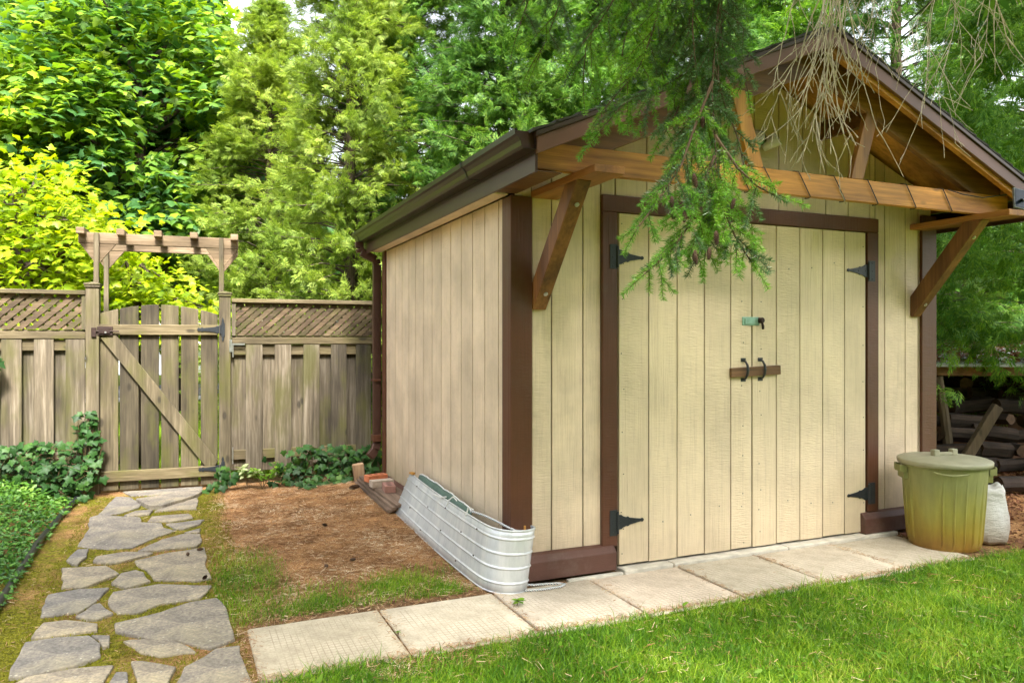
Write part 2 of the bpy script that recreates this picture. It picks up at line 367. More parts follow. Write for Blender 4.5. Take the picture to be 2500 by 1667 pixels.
col = np.stack([gr_m, np.clip(moss_m, 0, 1), lit_m, np.ones_like(GX)], -1).reshape(-1, 4).astype(np.float32)
ca = g.data.color_attributes.new('cover', 'FLOAT_COLOR', 'POINT'); ca.data.foreach_set('color', col.ravel())
# ------------------------------------------------------------------ road beyond the fence
m_road = plain('road_concrete', (.5, .48, .45), .9)
MB().box(-60, 40, 15.35, 16.55, -.02, .012).build('pavement', m_road); tag(bpy.data.objects['pavement'], kind='structure')
m_asph = plain('road_asphalt', (.14, .14, .14), .9, 0, 80, .5)
tag(MB().box(-60, 40, 16.9, 22.0, -.02, .008).build('road', m_asph), kind='structure')
# ------------------------------------------------------------------ flagstones
m_flag = M('flagstone'); nt = m_flag.node_tree; p = P(nt); tc = nd(nt, 'ShaderNodeTexCoord'); oi = nd(nt, 'ShaderNodeObjectInfo')
n1 = noise(nt, tc.outputs['Object'], 6, 7, .65); n2 = noise(nt, tc.outputs['Object'], 55, 5, .7); n3 = noise(nt, tc.outputs['Object'], 2.2, 3)
c = ramp(nt, n1, [(.3, (.11, .10, .092)), (.46, (.195, .178, .158)), (.6, (.275, .248, .205)), (.74, (.42, .365, .26))])
c = mixc(nt, 1.0, c, ramp(nt, n2, [(.3, (.55, .53, .5)), (.5, (1.0, 1.0, 1.0)), (.70, (1.55, 1.5, 1.35))]), 'MULTIPLY')
c = mixc(nt, 1.0, c, ramp(nt, oi.outputs['Random'], [(0, (.86, .86, .9)), (.5, (1.05, 1.0, .95)), (1, (1.25, 1.15, .98))]), 'MULTIPLY')
c = mixc(nt, ramp(nt, n3, [(.52, (0, 0, 0)), (.75, (.5, .5, .5))]), c, (.33, .28, .16))
spk = ramp(nt, noise(nt, tc.outputs['Object'], 38, 2, .4), [(.68, (0, 0, 0)), (.72, (.8, .8, .8))]); c = mixc(nt, spk, c, (.50, .46, .36))
nt.links.new(c, p.inputs['Base Color']); p.inputs['Roughness'].default_value = .85
nt.links.new(bump(nt, math_(nt, 'ADD', n1, math_(nt, 'MULTIPLY', n2, .4)), .8, .012), p.inputs['Normal'])
q = 950/2352
FLAGS = [
 ([(740,245),(1225,215),(1228,236),(940,266),(790,270)], 'long narrow flagstone sill lying right under the gate'),
 ([(822,288),(1150,238),(1222,240),(1200,256),(1110,290),(985,326),(905,330)], 'raised wedge-shaped flagstone pointing away from the gate'),
 ([(590,383),(645,330),(700,275),(785,279),(855,318),(838,342),(745,372),(660,387)], 'flagstone at the left foot of the gate, beside the ground cover'),
 ([(748,387),(820,360),(925,354),(905,378),(790,391)], 'thin sliver of flagstone between the gate stones and the first large slab'),
 ([(930,365),(1000,334),(1100,308),(1195,278),(1190,350),(1060,354)], 'flagstone at the right foot of the gate, on the needle litter side'),
 ([(890,427),(915,395),(1140,378),(1168,404),(1040,426)], 'small flat flagstone just below the right gate stone'),
 ([(545,402),(590,390),(845,400),(852,430),(975,433),(990,462),(1060,480),(960,512),(800,583),(650,591),(530,583),(468,572),(540,462),(530,440)], 'largest flagstone of the upper path, wide grey slab with a stepped far edge'),
 ([(1000,440),(1237,412),(1210,440),(1110,470),(1050,470)], 'pointed flagstone right of the large upper slab'),
 ([(1112,492),(1212,465),(1206,490),(1130,497)], 'smallest flagstone chip at the right edge of the path'),
 ([(830,602),(980,532),(1100,500),(1214,501),(1221,545),(1188,574),(900,601)], 'rounded flagstone right of and below the large upper slab'),
 ([(400,660),(470,591),(538,590),(525,635),(470,684),(438,682)], 'small pale flagstone alone at the left edge of the path'),
 ([(560,662),(580,636),(760,607),(928,613),(900,626),(700,674),(590,675)], 'long thin flagstone beside the small pale one'),
 ([(812,662),(1010,616),(1235,581),(1252,640),(1240,680),(1280,768),(1205,782),(930,776),(888,720),(830,692)], 'big square-cornered flagstone at the middle right of the path'),
 ([(370,706),(640,691),(722,738),(610,780),(500,824),(370,823),(384,780)], 'flagstone at the middle left of the path beside bright moss'),
 ([(670,796),(730,736),(820,716),(870,731),(890,770),(912,784),(760,828)], 'small flagstone wedged between the two middle slabs'),
 ([(290,866),(480,831),(662,822),(600,890),(480,970),(242,1003)], 'tapering flagstone at the left side below the middle slabs'),
 ([(655,890),(682,851),(960,802),(1282,808),(1210,884),(960,925),(830,980),(710,978),(667,945)], 'wide pale leaf-shaped flagstone across the right half of the path'),
 ([(455,996),(560,926),(605,915),(640,950),(686,975),(590,1014),(510,1008)], 'small triangular flagstone left of the wide leaf-shaped one'),
 ([(690,1041),(960,976),(1150,911),(1310,886),(1370,950),(1410,1080),(1421,1130),(1270,1189),(1060,1141),(850,1121),(698,1090)], 'large dark grey flagstone with a white splash, beside the first concrete slab'),
 ([(185,1126),(260,1036),(400,1019),(590,1040),(588,1079),(360,1110),(230,1126)], 'yellowish flagstone at the left, partly edged by moss'),
 ([(742,1146),(800,1136),(1000,1131),(1100,1160),(1188,1213),(960,1240),(850,1215),(790,1171)], 'curved flagstone right below the one with the white splash'),
 ([(50,1370),(62,1308),(150,1151),(350,1121),(540,1111),(608,1162),(610,1238),(470,1285),(230,1345)], 'large brown-grey flagstone at the lower left of the path'),
 ([(548,1108),(665,1111),(660,1170),(622,1180),(592,1130)], 'little flagstone touching the lower left slab'),
 ([(60,1412),(180,1352),(440,1311),(690,1291),(660,1340),(600,1430),(90,1470)], 'flagstone at the bottom left, cut by the edge of the picture'),
 ([(790,1266),(860,1265),(1066,1300),(1030,1360),(1000,1440),(840,1440),(808,1320)], 'flagstone at the bottom middle of the path with pale patches'),
 ([(650,1410),(700,1331),(770,1331),(760,1440),(650,1445)], 'narrow flagstone between the two bottom slabs'),
 ([(1056,1410),(1112,1302),(1230,1241),(1302,1190),(1450,1171),(1470,1260),(1520,1385),(1530,1450),(1050,1460)], 'grey flagstone at the bottom right end of the path'),
]
def jag(poly, amp=.008, step=.07):
    out_ = []
    n = len(poly)
    for i in range(n):
        a = poly[i]; b = poly[(i+1) % n]; L = math.hypot(b[0]-a[0], b[1]-a[1]); k = max(1, int(L/step))
        for j in range(k):
            t = j/k; e = amp if j else 0
            out_.append((a[0]+(b[0]-a[0])*t+random.uniform(-e, e), a[1]+(b[1]-a[1])*t+random.uniform(-e, e)))
    return out_
STONES = []
for i, (poly, lab) in enumerate(FLAGS):
    zt = .003 + random.uniform(-.003, .004) + (.022 if i == 1 else 0)
    w2 = [onz(x*q, 1100+y*q, zt)[:2] for x, y in poly]
    cx_ = sum(a for a, b in w2)/len(w2); cy_ = sum(b for a, b in w2)/len(w2)
    STONES.append([(a, b) for a, b in w2])
    o = MB().prism([(a-cx_, b-cy_) for a, b in jag(w2)], lambda x, y: (x, y, -.045-zt), lambda x, y: (x, y, 0)).build('flagstone', m_flag, bevel=.006, seg=2)
    o.location = (cx_, cy_, zt); o.rotation_euler = (random.uniform(-.006, .006), random.uniform(-.006, .006), 0)
    tag(o, lab, 'flagstone', 'flagstones of the garden path')
# ------------------------------------------------------------------ concrete slabs
m_conc = M('paving_concrete'); nt = m_conc.node_tree; p = P(nt); tc = nd(nt, 'ShaderNodeTexCoord'); oi = nd(nt, 'ShaderNodeObjectInfo'); O = tc.outputs['Object']
sx = nd(nt, 'ShaderNodeSeparateXYZ'); nt.links.new(O, sx.inputs[0])
def gl(v):
    f = math_(nt, 'FRACT', math_(nt, 'MULTIPLY', v, 36)); return math_(nt, 'LESS_THAN', f, .13)
ins = math_(nt, 'MULTIPLY', math_(nt, 'LESS_THAN', math_(nt, 'ABSOLUTE', sx.outputs[0]), .245), math_(nt, 'LESS_THAN', math_(nt, 'ABSOLUTE', sx.outputs[1]), .25))
line = math_(nt, 'MULTIPLY', math_(nt, 'MAXIMUM', gl(sx.outputs[0]), gl(sx.outputs[1])), ins)
wear = ramp(nt, noise(nt, O, 3.5, 4), [(.40, (.12,)*3), (.62, (.75,)*3)])
line = math_(nt, 'MULTIPLY', line, wear)
c = ramp(nt, noise(nt, O, 5, 7, .7), [(.3, (.37, .32, .265)), (.5, (.54, .48, .41)), (.7, (.67, .61, .54))])
c = mixc(nt, 1.0, c, ramp(nt, noise(nt, O, 90, 4), [(.3, (.85,)*3), (.7, (1.12,)*3)]), 'MULTIPLY')
c = mixc(nt, 1.0, c, ramp(nt, oi.outputs['Random'], [(0, (.90, .92, .88)), (1, (1.06, 1.03, 1.0))]), 'MULTIPLY')
c = mixc(nt, 1.0, c, oi.outputs['Color'], 'MULTIPLY')
c = mixc(nt, ramp(nt, noise(nt, O, 9, 6, .75), [(.60, (0, 0, 0)), (.72, (.6, .6, .6))]), c, (.33, .19, .11))
c = mixc(nt, math_(nt, 'MULTIPLY', line, .75), c, (.20, .14, .09))
nt.links.new(c, p.inputs['Base Color']); p.inputs['Roughness'].default_value = .9
nt.links.new(bump(nt, math_(nt, 'SUBTRACT', noise(nt, O, 70, 5, .7), math_(nt, 'MULTIPLY', line, 1.5)), .35, .004), p.inputs['Normal'])
sxs = [-1.44, -.80, -.17, .43, 1.04, 1.64, 2.28, 2.90]
SL = ['leftmost concrete slab, plain and smooth, next to the flagstones', 'second concrete slab from the flagstones, stained brown near its front edge',
      'concrete slab under the curled end of the metal toboggan', 'concrete slab in front of the left half of the double doors', 'concrete slab in front of the meeting edge of the doors',
      'concrete slab in front of the right half of the double doors', 'last concrete slab, running under the green bin']
for i in range(7):
    x0, x1 = sxs[i]+.006, sxs[i+1]-.006; y0, y1 = -.715+random.uniform(-.01, .01), -.105
    o = MB().box(-(x1-x0)/2, (x1-x0)/2, -(y1-y0)/2, (y1-y0)/2, -.05, 0).build('paving_slab', m_conc, bevel=.006, seg=2)
    o.location = ((x0+x1)/2, (y0+y1)/2, random.uniform(-.002, .004)); o.rotation_euler = (random.uniform(-.005, .005), random.uniform(-.006, .006), random.uniform(-.008, .008))
    o.color = ((.84, .82, .71, 1), (.94, .92, .84, 1), (1, .97, .93, 1))[min(i, 2)]
    tag(o, SL[i], 'paving slab', 'concrete slabs in front of the shed')
m_sill = plain('sill_concrete', (.58, .54, .46), .9, 0, 60, .4, .2, 12)
for i, (a, b, lab) in enumerate([(.30, .665, 'short concrete edging strip below the left kick board'), (.675, 1.02, 'concrete sill strip under the left end of the doors'), (1.03, 1.93, 'long concrete sill strip under the middle of the doors'), (1.94, 2.95, 'concrete sill strip running under the right door to the right kick board')]):
    o = MB().box(a, b, -.098, .06 if i else -.064, -.05, .018 if i else .008).build('sill_strip', m_sill, bevel=.006, seg=2); tag(o, lab, 'door sill', 'concrete sill strips')
m_clay = plain('clay_paver', (.30, .13, .085), .9, 0, 70, .5, .25, 15)
tag(MB().box(2.97, 3.20, -.22, -.09, -.04, .004).build('clay_paver', m_clay, bevel=.005), 'red clay paver half hidden behind the green bin', 'paver')
# ------------------------------------------------------------------ shed
shed = thing('shed', (1.70, 1.46, 0), 'tan wooden garden shed with brown trim, double doors and a gabled overhanging roof', 'shed')
PKX, PKZ, SLP = 1.745, 3.09, .43
def rz(x): return PKZ-SLP*abs(x-PKX)
# grooved siding: boards 5 mm proud of a darker groove sheet
def boards_front(edges, z0, z1f, y, name, mat, gap=.009, th=.012):
    mb = MB()
    for a, b in zip(edges[:-1], edges[1:]):
        a2, b2 = a+gap/2, b-gap/2
        mb.prism([(a2, z0), (b2, z0), (b2, z1f(b2)), (a2, z1f(a2))], lambda u, v: (u, y-th, v), lambda u, v: (u, y, v))
    return mb
gz = .15
gl_l = [.0, .106, .233, .439, .56]; gl_r = [2.82, 2.917, 3.126, 3.262, 3.40]
mb = boards_front(gl_l, gz, lambda x: 2.42, .0, '', None); 
mb.v += []; b2 = boards_front(gl_r, gz, lambda x: 2.42, .0, '', None); mb.add(b2.v, b2.f)
ups = [.56, .66, .885, 1.094, 1.302, 1.511, 1.72, 1.93, 2.14, 2.35, 2.56, 2.77, 2.82]
top = lambda x: rz(x)+.06
b3 = boards_front(ups, 2.2, top, .0, '', None)
mb.add(b3.v, b3.f)
b4 = boards_front(gl_l, 2.424, top, .0, '', None); mb.add(b4.v, b4.f); b4 = boards_front(gl_r, 2.424, top, .0, '', None); mb.add(b4.v, b4.f)
front = mb.build('front_siding', m_siding, shed)
MB().prism([(0, .13), (.6, .13), (.6, 2.18), (2.78, 2.18), (2.78, .13), (3.4, .13), (3.4, rz(3.4)+.05), (PKX, PKZ+.05), (0, rz(0)+.05)], lambda u, v: (u, .006, v), lambda u, v: (u, .05, v)).build('groove_sheet', m_groove, front)
# left wall
le = [0, .12, .20, .419, .632, .851, 1.065, 1.278, 1.495, 1.71, 1.932, 2.13, 2.34, 2.554, 2.792, 2.93]
mb = MB()
for a, b in zip(le[:-1], le[1:]): mb.box(-.012, 0, a+.005, b-.005, .10, 2.2)
lw = mb.build('side_siding', m_siding, shed)
MB().box(.006, .04, .06, 2.9, .10, 2.2).build('groove_sheet', m_groove, lw)
mb = MB(); mb.box(3.40, 3.41, 0, 2.93, .1, 2.3); mb.build('side_siding', m_siding, shed)
mb = MB(); mb.prism([(0, .1), (3.4, .1), (3.4, rz(3.4)+.03), (PKX, PKZ+.03), (0, rz(0)+.03)], lambda u, v: (u, 2.93, v), lambda u, v: (u, 2.942, v)); mb.build('rear_siding', m_siding, shed)
# floor inside so that no light leaks
MB().box(.05, 3.38, .07, 2.9, .0, .1).build('floor', m_groove, shed)
# corner boards
MB().box(-.036, .098, -.036, -.013, .10, 2.19).build('corner_board', m_brown, shed, bevel=.003)
MB().box(-.036, -.0125, -.0125, .088, .10, 2.19).build('corner_board', m_brown, shed, bevel=.003)
MB().box(-.034, -.0125, 2.875, 2.96, .06, 2.2).build('corner_board', m_brown, shed, bevel=.003)
MB().box(3.275, 3.43, -.036, -.013, .05, 2.3).build('corner_board', m_brown, shed, bevel=.003)
MB().box(3.412, 3.435, -.0125, .09, .05, 2.3).build('corner_board', m_brown, shed, bevel=.003)
# thin seam board wedge on the side corner
# kick boards with sloping top
for x0, x1 in ((-.045, .632), (2.655, 3.31)):
    MB().prism([(-.013, .02), (-.075, .02), (-.075, .125), (-.045, .158), (-.013, .168)], lambda y, z: (x0, y, z), lambda y, z: (x1, y, z)).build('kick_board', m_kick, shed, bevel=.003)
MB().prism([(-.013, .04), (-.05, .04), (-.05, .12), (-.013, .15)], lambda x, z: (x, -.0, z), lambda x, z: (x, 2.9, z)).build('base_board', m_kick, shed)
# door frame
fr = MB(); fr.box(.556, .660, -.040, -.0125, .150, 2.142); fr.box(2.716, 2.826, -.040, -.0125, .165, 2.142); fr.box(.556, 2.826, -.0405, -.0125, 2.1425, 2.242)
fr.build('door_frame', m_brown, shed, bevel=.004)
# doors
DY = -.022
def door(edges, name):
    mb = MB()
    for i, (a, b) in enumerate(zip(edges[:-1], edges[1:])):
        mb.box(a+.0042, b-.0042, DY-.010, DY, .030+(.004 if i % 2 else 0), 2.136)
    d = mb.build('door', m_door, shed)
    MB().box(edges[0]+.002, edges[-1]-.002, DY+.0015, DY+.03, .032, 2.132).build('groove_sheet', m_groove, d)
    return d
dl = door([.664, .672, .885, 1.094, 1.302, 1.511, 1.683], 'l'); dr = door([1.686, 1.889, 2.095, 2.3, 2.502, 2.706], 'r')
tag(dl, 'left door leaf'); tag(dr, 'right door leaf')
# nails
def disc_y(mb, x, z, y, r, n=8, th=.002):
    mb.prism([(x+r*math.cos(2*math.pi*k/n), z+r*math.sin(2*math.pi*k/n)) for k in range(n)], lambda u, v: (u, y-th, v), lambda u, v: (u, y, v))
for d, xs in ((dl, (.70, .99, 1.2, 1.41, 1.61)), (dr, (1.75, 1.99, 2.2, 2.4, 2.68))):
    mb = MB()
    for x in xs:
        for z in ((.09, .27, .36, .60, .85, 1.08, 1.33, 1.62, 1.87, 2.06) if x in (.70, 2.68, 1.61, 1.75) else (.28, 1.88)):
            disc_y(mb, x+random.uniform(-.012, .012), z+random.uniform(-.04, .04), DY-.0102, .0036)
    mb.build('nail_heads', m_dot, d)
# hinges
def hinge(d, px0, px1, xt, z0, z1, side):
    mb = MB(); zc = (z0+z1)/2; ye = -.0405
    mb.box(px0, px1, ye-.004, ye, z0, z1)
    kn = px1 if side < 0 else px0
    mb.tube([(kn, ye-.006, z0+.01), (kn, ye-.006, z1-.01)], .008, 8)
    s = 1 if side < 0 else -1; L = abs(xt-kn)
    prof = [(0, .045), (.16, .043), (.22, .034), (.34, .026), (.40, .030), (.47, .021), (.88, .008), (.93, .012), (.98, .008), (1.0, 0)]
    poly = [(kn+s*L*a, zc+b) for a, b in prof]+[(kn+s*L*a, zc-b) for a, b in reversed(prof[:-1])]
    mb.prism(poly, lambda u, v: (u, DY-.018, v), lambda u, v: (u, DY-.0125, v))
    h = mb.build('strap_hinge', m_black, d, bevel=.001)
    sc = MB()
    for t in (.12, .45, .68, .94): disc_y(sc, kn+s*L*t, zc, DY-.0182, .006, th=.003)
    for zz in (z0+.018, zc, z1-.018): disc_y(sc, (px0+px1)/2-.004*s, zz, ye-.0042, .006, th=.003)
    sc.build('screws', m_black, h)
hinge(dl, .604, .657, .846, 1.802, 1.949, -1); hinge(dl, .604, .657, .846, .214, .367, -1)
hinge(dr, 2.722, 2.786, 2.520, 1.795, 1.941, 1); hinge(dr, 2.722, 2.786, 2.524, .219, .371, 1)
# handles
def pull(d, x, z0, z1):
    mb = MB(); y = DY-.0105
    for a, b in ((z0, z0+.024), (z1-.024, z1)): mb.box(x-.019, x+.019, y-.004, y, a, b)
    pts = [(x, y-.004, z0+.018), (x, y-.025, z0+.022), (x, y-.042, z0+.045), (x, y-.048, (z0+z1)/2), (x, y-.042, z1-.045), (x, y-.025, z1-.022), (x, y-.004, z1-.018)]
    mb.tube(pts, [.006, .0065, .008, .009, .008, .0065, .006], 8); mb.build('pull_handle', m_black, d, smooth=False)
pull(dl, 1.611, 1.110, 1.262); pull(dr, 1.752, 1.112, 1.264)
m_bar = wood('door_bar_wood', (.07, .04, .018), (.19, .10, .045), (.34, .19, .085), 'x', .7, var=.1)
bar = MB().obox((1.702, DY-.024, 1.176), ((1, 0, .035), (0, 1, 0), (-.035, 0, 1)), (.205, .011, .030)).build('door_bar', m_bar, bevel=.003)
tag(bar, 'short brown wooden bar pushed through both door handles', 'wooden bar')
# hasp plate and padlock
mb = MB(); mb.box(1.600, 1.742, DY-.016, DY-.011, 1.474, 1.530); hp = mb.build('hasp', m_green, dl, bevel=.003)
MB().box(1.618, 1.728, DY-.022, DY-.0165, 1.482, 1.520).build('hasp_strap', m_green, hp, bevel=.002)
mb = MB(); mb.tube([(1.742, DY-.016, 1.508), (1.742, DY-.044, 1.508)], .019, 14); mb.tube([(1.742, DY-.0445, 1.508), (1.742, DY-.050, 1.508)], [.019, .013], 14)
mb.tube([(1.745, DY-.036, 1.495), (1.750, DY-.040, 1.470), (1.752, DY-.038, 1.450)], [.007, .009, .008], 8)
o = mb.build('lock_knob', m_rust, smooth=False); tag(o, 'small dark knob lock hanging at the right end of the green hasp', 'lock')
# floodlight on gable
fl = thing('floodlight', (1.74, -.02, 2.70), 'small twin floodlight with dark bracket under the gable', 'light fixture')
MB().lathe((0, 0, 0), [(0.001, 0), (.05, 0), (.05, .03), (.03, .045), (0.001, .045)], 16).build('junction_box', m_rust, fl)
jb = fl.children[0]; jb.rotation_euler = (math.pi/2, 0, 0)
jb.data.transform(Matrix.Translation(Vector((1.74, -.02, 2.70)))) 
for sx_ in (-1, 1):
    h = MB().lathe((0, 0, 0), [(0.001, -.07), (.025, -.07), (.03, -.03), (.048, .035), (.046, .04), (.001, .03)], 14).build('lamp_head', m_white, fl, smooth=True)
    h.data.transform(Matrix.Translation(Vector((1.74, -.02, 2.70)))); h.location = (.065*sx_, -.07, -.03); h.rotation_euler = (math.radians(60), 0, math.radians(35*sx_))
# roof
RY0, RY1 = -.65, 3.12; LX, RX = -.165, 3.655
def slope_box(side, y0, y1, a, b, x_in=None, ext=0):
    """sheet following one slope; a, b are vertical offsets from the rake line"""
    xe = (LX-ext) if side < 0 else (RX+ext)
    return [(xe, rz(xe)+a), (PKX, PKZ+a), (PKX, PKZ+b), (xe, rz(xe)+b)]
roof = None
for s in (-1, 1):
    poly = slope_box(s, 0, 0, .095, .108)
    o = MB().prism(poly, lambda u, v: (u, RY0+.025, v), lambda u, v: (u, RY1, v)).build('plywood_deck', m_ply, shed)
    # shingles: courses
    mb = MB(); n = 16
    xe = LX-.03 if s < 0 else RX+.03; L = PKX-xe
    for i in range(n):
        xa = xe+L*i/n; xb = xe+L*(i+1.25)/n
        if (xb-PKX)*(-s) < 0 and i == n-1: xb = PKX
        yy = RY0-.018; ycur = yy
        while ycur < RY1+.02:
            wdt = random.uniform(.16, .3); y2 = min(ycur+wdt-.004, RY1+.03); lift = random.uniform(0, .004)
            mb.prism([(xa, rz(xa)+.113), (xb, rz(xb)+.109 if abs(xb-PKX) > 1e-6 else PKZ+.109), (xb, (rz(xb))+.115), (xa, rz(xa)+.126+lift)], lambda u, v: (u, ycur, v), lambda u, v: (u, y2, v)); ycur += wdt
    mb.build('shingles', m_shing, shed)
    # rake fascia, drip trim, fly rafter
    MB().prism(slope_box(s, 0, 0, 0, .083), lambda u, v: (u, RY0-.004, v), lambda u, v: (u, RY0+.018, v)).build('rake_fascia', m_rake_lit, shed, bevel=.003)
    MB().prism(slope_box(s, 0, 0, .0835, .1085, ext=.01), lambda u, v: (u, RY0-.016, v), lambda u, v: (u, RY0+.02, v)).build('drip_edge', m_drip, shed, bevel=.002)
    xe = LX+.02 if s < 0 else RX-.02; dn = .004 if s < 0 else -.030
    MB().prism([(xe, rz(xe)+dn), (PKX, PKZ+dn), (PKX, PKZ+.094), (xe, rz(xe)+.094)], lambda u, v: (u, RY0+.020, v), lambda u, v: (u, RY0+.058, v)).build('fly_rafter', m_beamx, shed, bevel=.002)
    xe = -.02 if s < 0 else 3.45
    MB().prism([(xe, max(rz(xe)-.115, 2.20)), (PKX, PKZ-.115), (PKX, PKZ+.094), (xe, rz(xe)+.094)], lambda u, v: (u, -.5, v), lambda u, v: (u, -.462, v)).build('truss_rafter', m_dkraf, shed, bevel=.002)
tb = MB(); tb.box(-.115, 3.52, -.505, -.465, 2.233, 2.371)
tb.build('truss_beam', m_beamx, shed, bevel=.003)
for s in (-1, 1):
    xa, xb = 1.70+s*.395, 1.70+s*.53
    MB().prism([(xa-.05, 2.372), (xa+.05, 2.372), (xb+.05, 2.80), (xb-.05, 2.80)], lambda u, v: (u, -.504, v), lambda u, v: (u, -.466, v)).build('truss_strut', m_beamz, shed, bevel=.002)
    xc = 1.70+s*.60
    MB().box(xc-.02, xc+.02, -.46, -.014, rz(xc)-.10, rz(xc)+.02).build('lookout', m_dkraf, shed, bevel=.002)
for x0 in (.10, 3.17):
    MB().box(x0, x0+.17, -.74, -.0135, 2.188, 2.2275).build('bracket_plank', m_beamy, shed, bevel=.003)
    xc = x0+.045
    b = MB(); b.prism([(-.0135, 1.56), (-.030, 1.548), (-.075, 1.60), (-.56, 2.187), (-.425, 2.187), (-.0135, 1.70)], lambda y, z: (xc-.042, y, z), lambda y, z: (xc+.042, y, z))
    br = b.build('bracket_brace', m_brace, shed, bevel=.004)
    nrm = Vector((0, -.77, -.64))
    for (y, z) in ((-.105, 1.637), (-.47, 2.078)):
        bb = MB(); c0 = Vector((xc+.004, y, z)); bb.tube([c0-nrm*.004, c0+nrm*.004], .013, 12); bb.tube([c0+nrm*.0042, c0+nrm*.009], .007, 6); bb.build('bolt', m_zinc, br)
# eaves: soffit, fascia, gutter, downspout
MB().box(LX+.016, -.0365, -.0, 2.99, 2.198, 2.206).build('soffit', m_siding, shed)
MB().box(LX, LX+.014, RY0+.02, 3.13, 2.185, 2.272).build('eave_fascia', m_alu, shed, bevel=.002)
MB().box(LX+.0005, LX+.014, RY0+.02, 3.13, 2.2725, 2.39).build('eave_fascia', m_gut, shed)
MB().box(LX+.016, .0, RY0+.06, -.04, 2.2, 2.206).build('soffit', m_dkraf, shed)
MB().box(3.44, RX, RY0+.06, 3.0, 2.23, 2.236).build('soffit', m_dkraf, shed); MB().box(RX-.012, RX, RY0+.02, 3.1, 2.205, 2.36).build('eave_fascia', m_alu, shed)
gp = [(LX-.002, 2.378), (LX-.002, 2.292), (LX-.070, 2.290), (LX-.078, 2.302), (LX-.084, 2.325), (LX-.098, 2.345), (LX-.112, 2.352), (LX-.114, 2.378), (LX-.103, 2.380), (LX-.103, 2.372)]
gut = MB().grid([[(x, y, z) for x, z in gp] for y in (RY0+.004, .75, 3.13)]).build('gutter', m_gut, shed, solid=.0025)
MB().prism(gp[:8], lambda u, v: (u, RY0+.03, v), lambda u, v: (u, RY0+.033, v)).build('gutter_end_cap', m_alu, gut)
MB().prism(gp[:8], lambda u, v: (u, 3.127, v), lambda u, v: (u, 3.131, v)).build('gutter_end_cap', m_alu, gut)
for yy in (.10, 2.98):
    sc_ = [(LX-.002+(x-LX)*1.04, 2.33+(z-2.33)*1.06) for x, z in gp[1:8]]
    MB().grid([[(x, y, z) for x, z in sc_] for y in (yy, yy+.012)]).build('gutter_joint', m_black, gut, solid=.002)
dsx = [(LX-.06, 3.06, 2.292), (LX-.06, 3.06, 2.235), (LX-.045, 3.06, 2.20), (-.075, 3.05, 2.135), (-.062, 3.05, 2.09), (-.062, 3.05, .42), (-.085, 3.03, .36), (-.14, 3.01, .30)]
ds = MB(); 
for a, b in zip(dsx[:-1], dsx[1:]): ds.bar(a, b, .075, .055, (0, 1, 0))
dso = ds.build('downspout', m_alu, shed, bevel=.006, seg=2)
MB().box(-.105, -.03, 3.005, 3.095, 1.0, 1.02).build('downspout_strap', m_brown, dso); MB().box(-.106, -.03, 3.0, 3.10, .44, .50).build('downspout_strap', m_brown, dso)
# ------------------------------------------------------------------ cable round the beam, solar panel
mb = MB(); pts = []; allp = []
for xw in (.9, 1.16, 1.36, 1.62, 1.9, 2.18, 2.52, 2.86):
    pts = [(xw-.03, -.463, 2.365), (xw-.03, -.49, 2.377), (xw-.01, -.513, 2.372), (xw+.015, -.514, 2.335), (xw+.045, -.513, 2.29), (xw+.085, -.511, 2.231), (xw+.09, -.49, 2.226), (xw+.09, -.462, 2.228)]
    allp += pts
mb.tube(allp, .0032, 5)
mb.tube([(2.90, -.515, 2.37), (3.02, -.53, 2.345), (3.2, -.54, 2.335), (3.4, -.58, 2.365), (3.56, -.62, 2.44)], .004, 5)
mb.tube([(1.20+.02*math.cos(k*1.1), -.53-.012*math.sin(k*1.7), 2.36-.05*abs(math.sin(k*.55))) for k in range(16)], .0035, 5)
o = mb.build('light_cable', m_cable, smooth=True); tag(o, 'thin black cable wound round the truss beam and running to the solar panel', 'cable')
sp_ = thing('solar_panel', (3.66, -.70, 2.50), 'small black solar panel clipped to the right end of the roof edge', 'solar panel')
m_pv = plain('solar_cell', (.02, .03, .05), .2, .1, 10, .02); m_pvf = plain('solar_frame', (.20, .21, .22), .4, .5)
pc = Vector(atd(2505, 490, 4.12)); ax = (Vector((.86, -.30, -.2)), Vector((.25, .9, -.35)))
ax0 = ax[0].normalized(); ax1 = (ax[1]-ax0*ax[1].dot(ax0)).normalized(); up = Vector((.28, .25, .93)); up = (up-ax0*up.dot(ax0)).normalized(); nn = ax0.cross(up)
MB().obox(pc, (ax0, up, nn), (.075, .062, .006)).build('panel_frame', m_pvf, sp_); sg_ = 1 if nn.dot(Vector(EYE)-pc) > 0 else -1; MB().obox(pc+nn*.0072*sg_, (ax0, up, nn), (.069, .056, .001)).build('panel_cell', m_pv, sp_)
MB().tube([pc+nn*.006, pc+nn*.05+Vector((-.05, .03, -.02)), Vector((3.62, -.60, 2.42))], .008, 6).build('panel_arm', m_black, sp_)
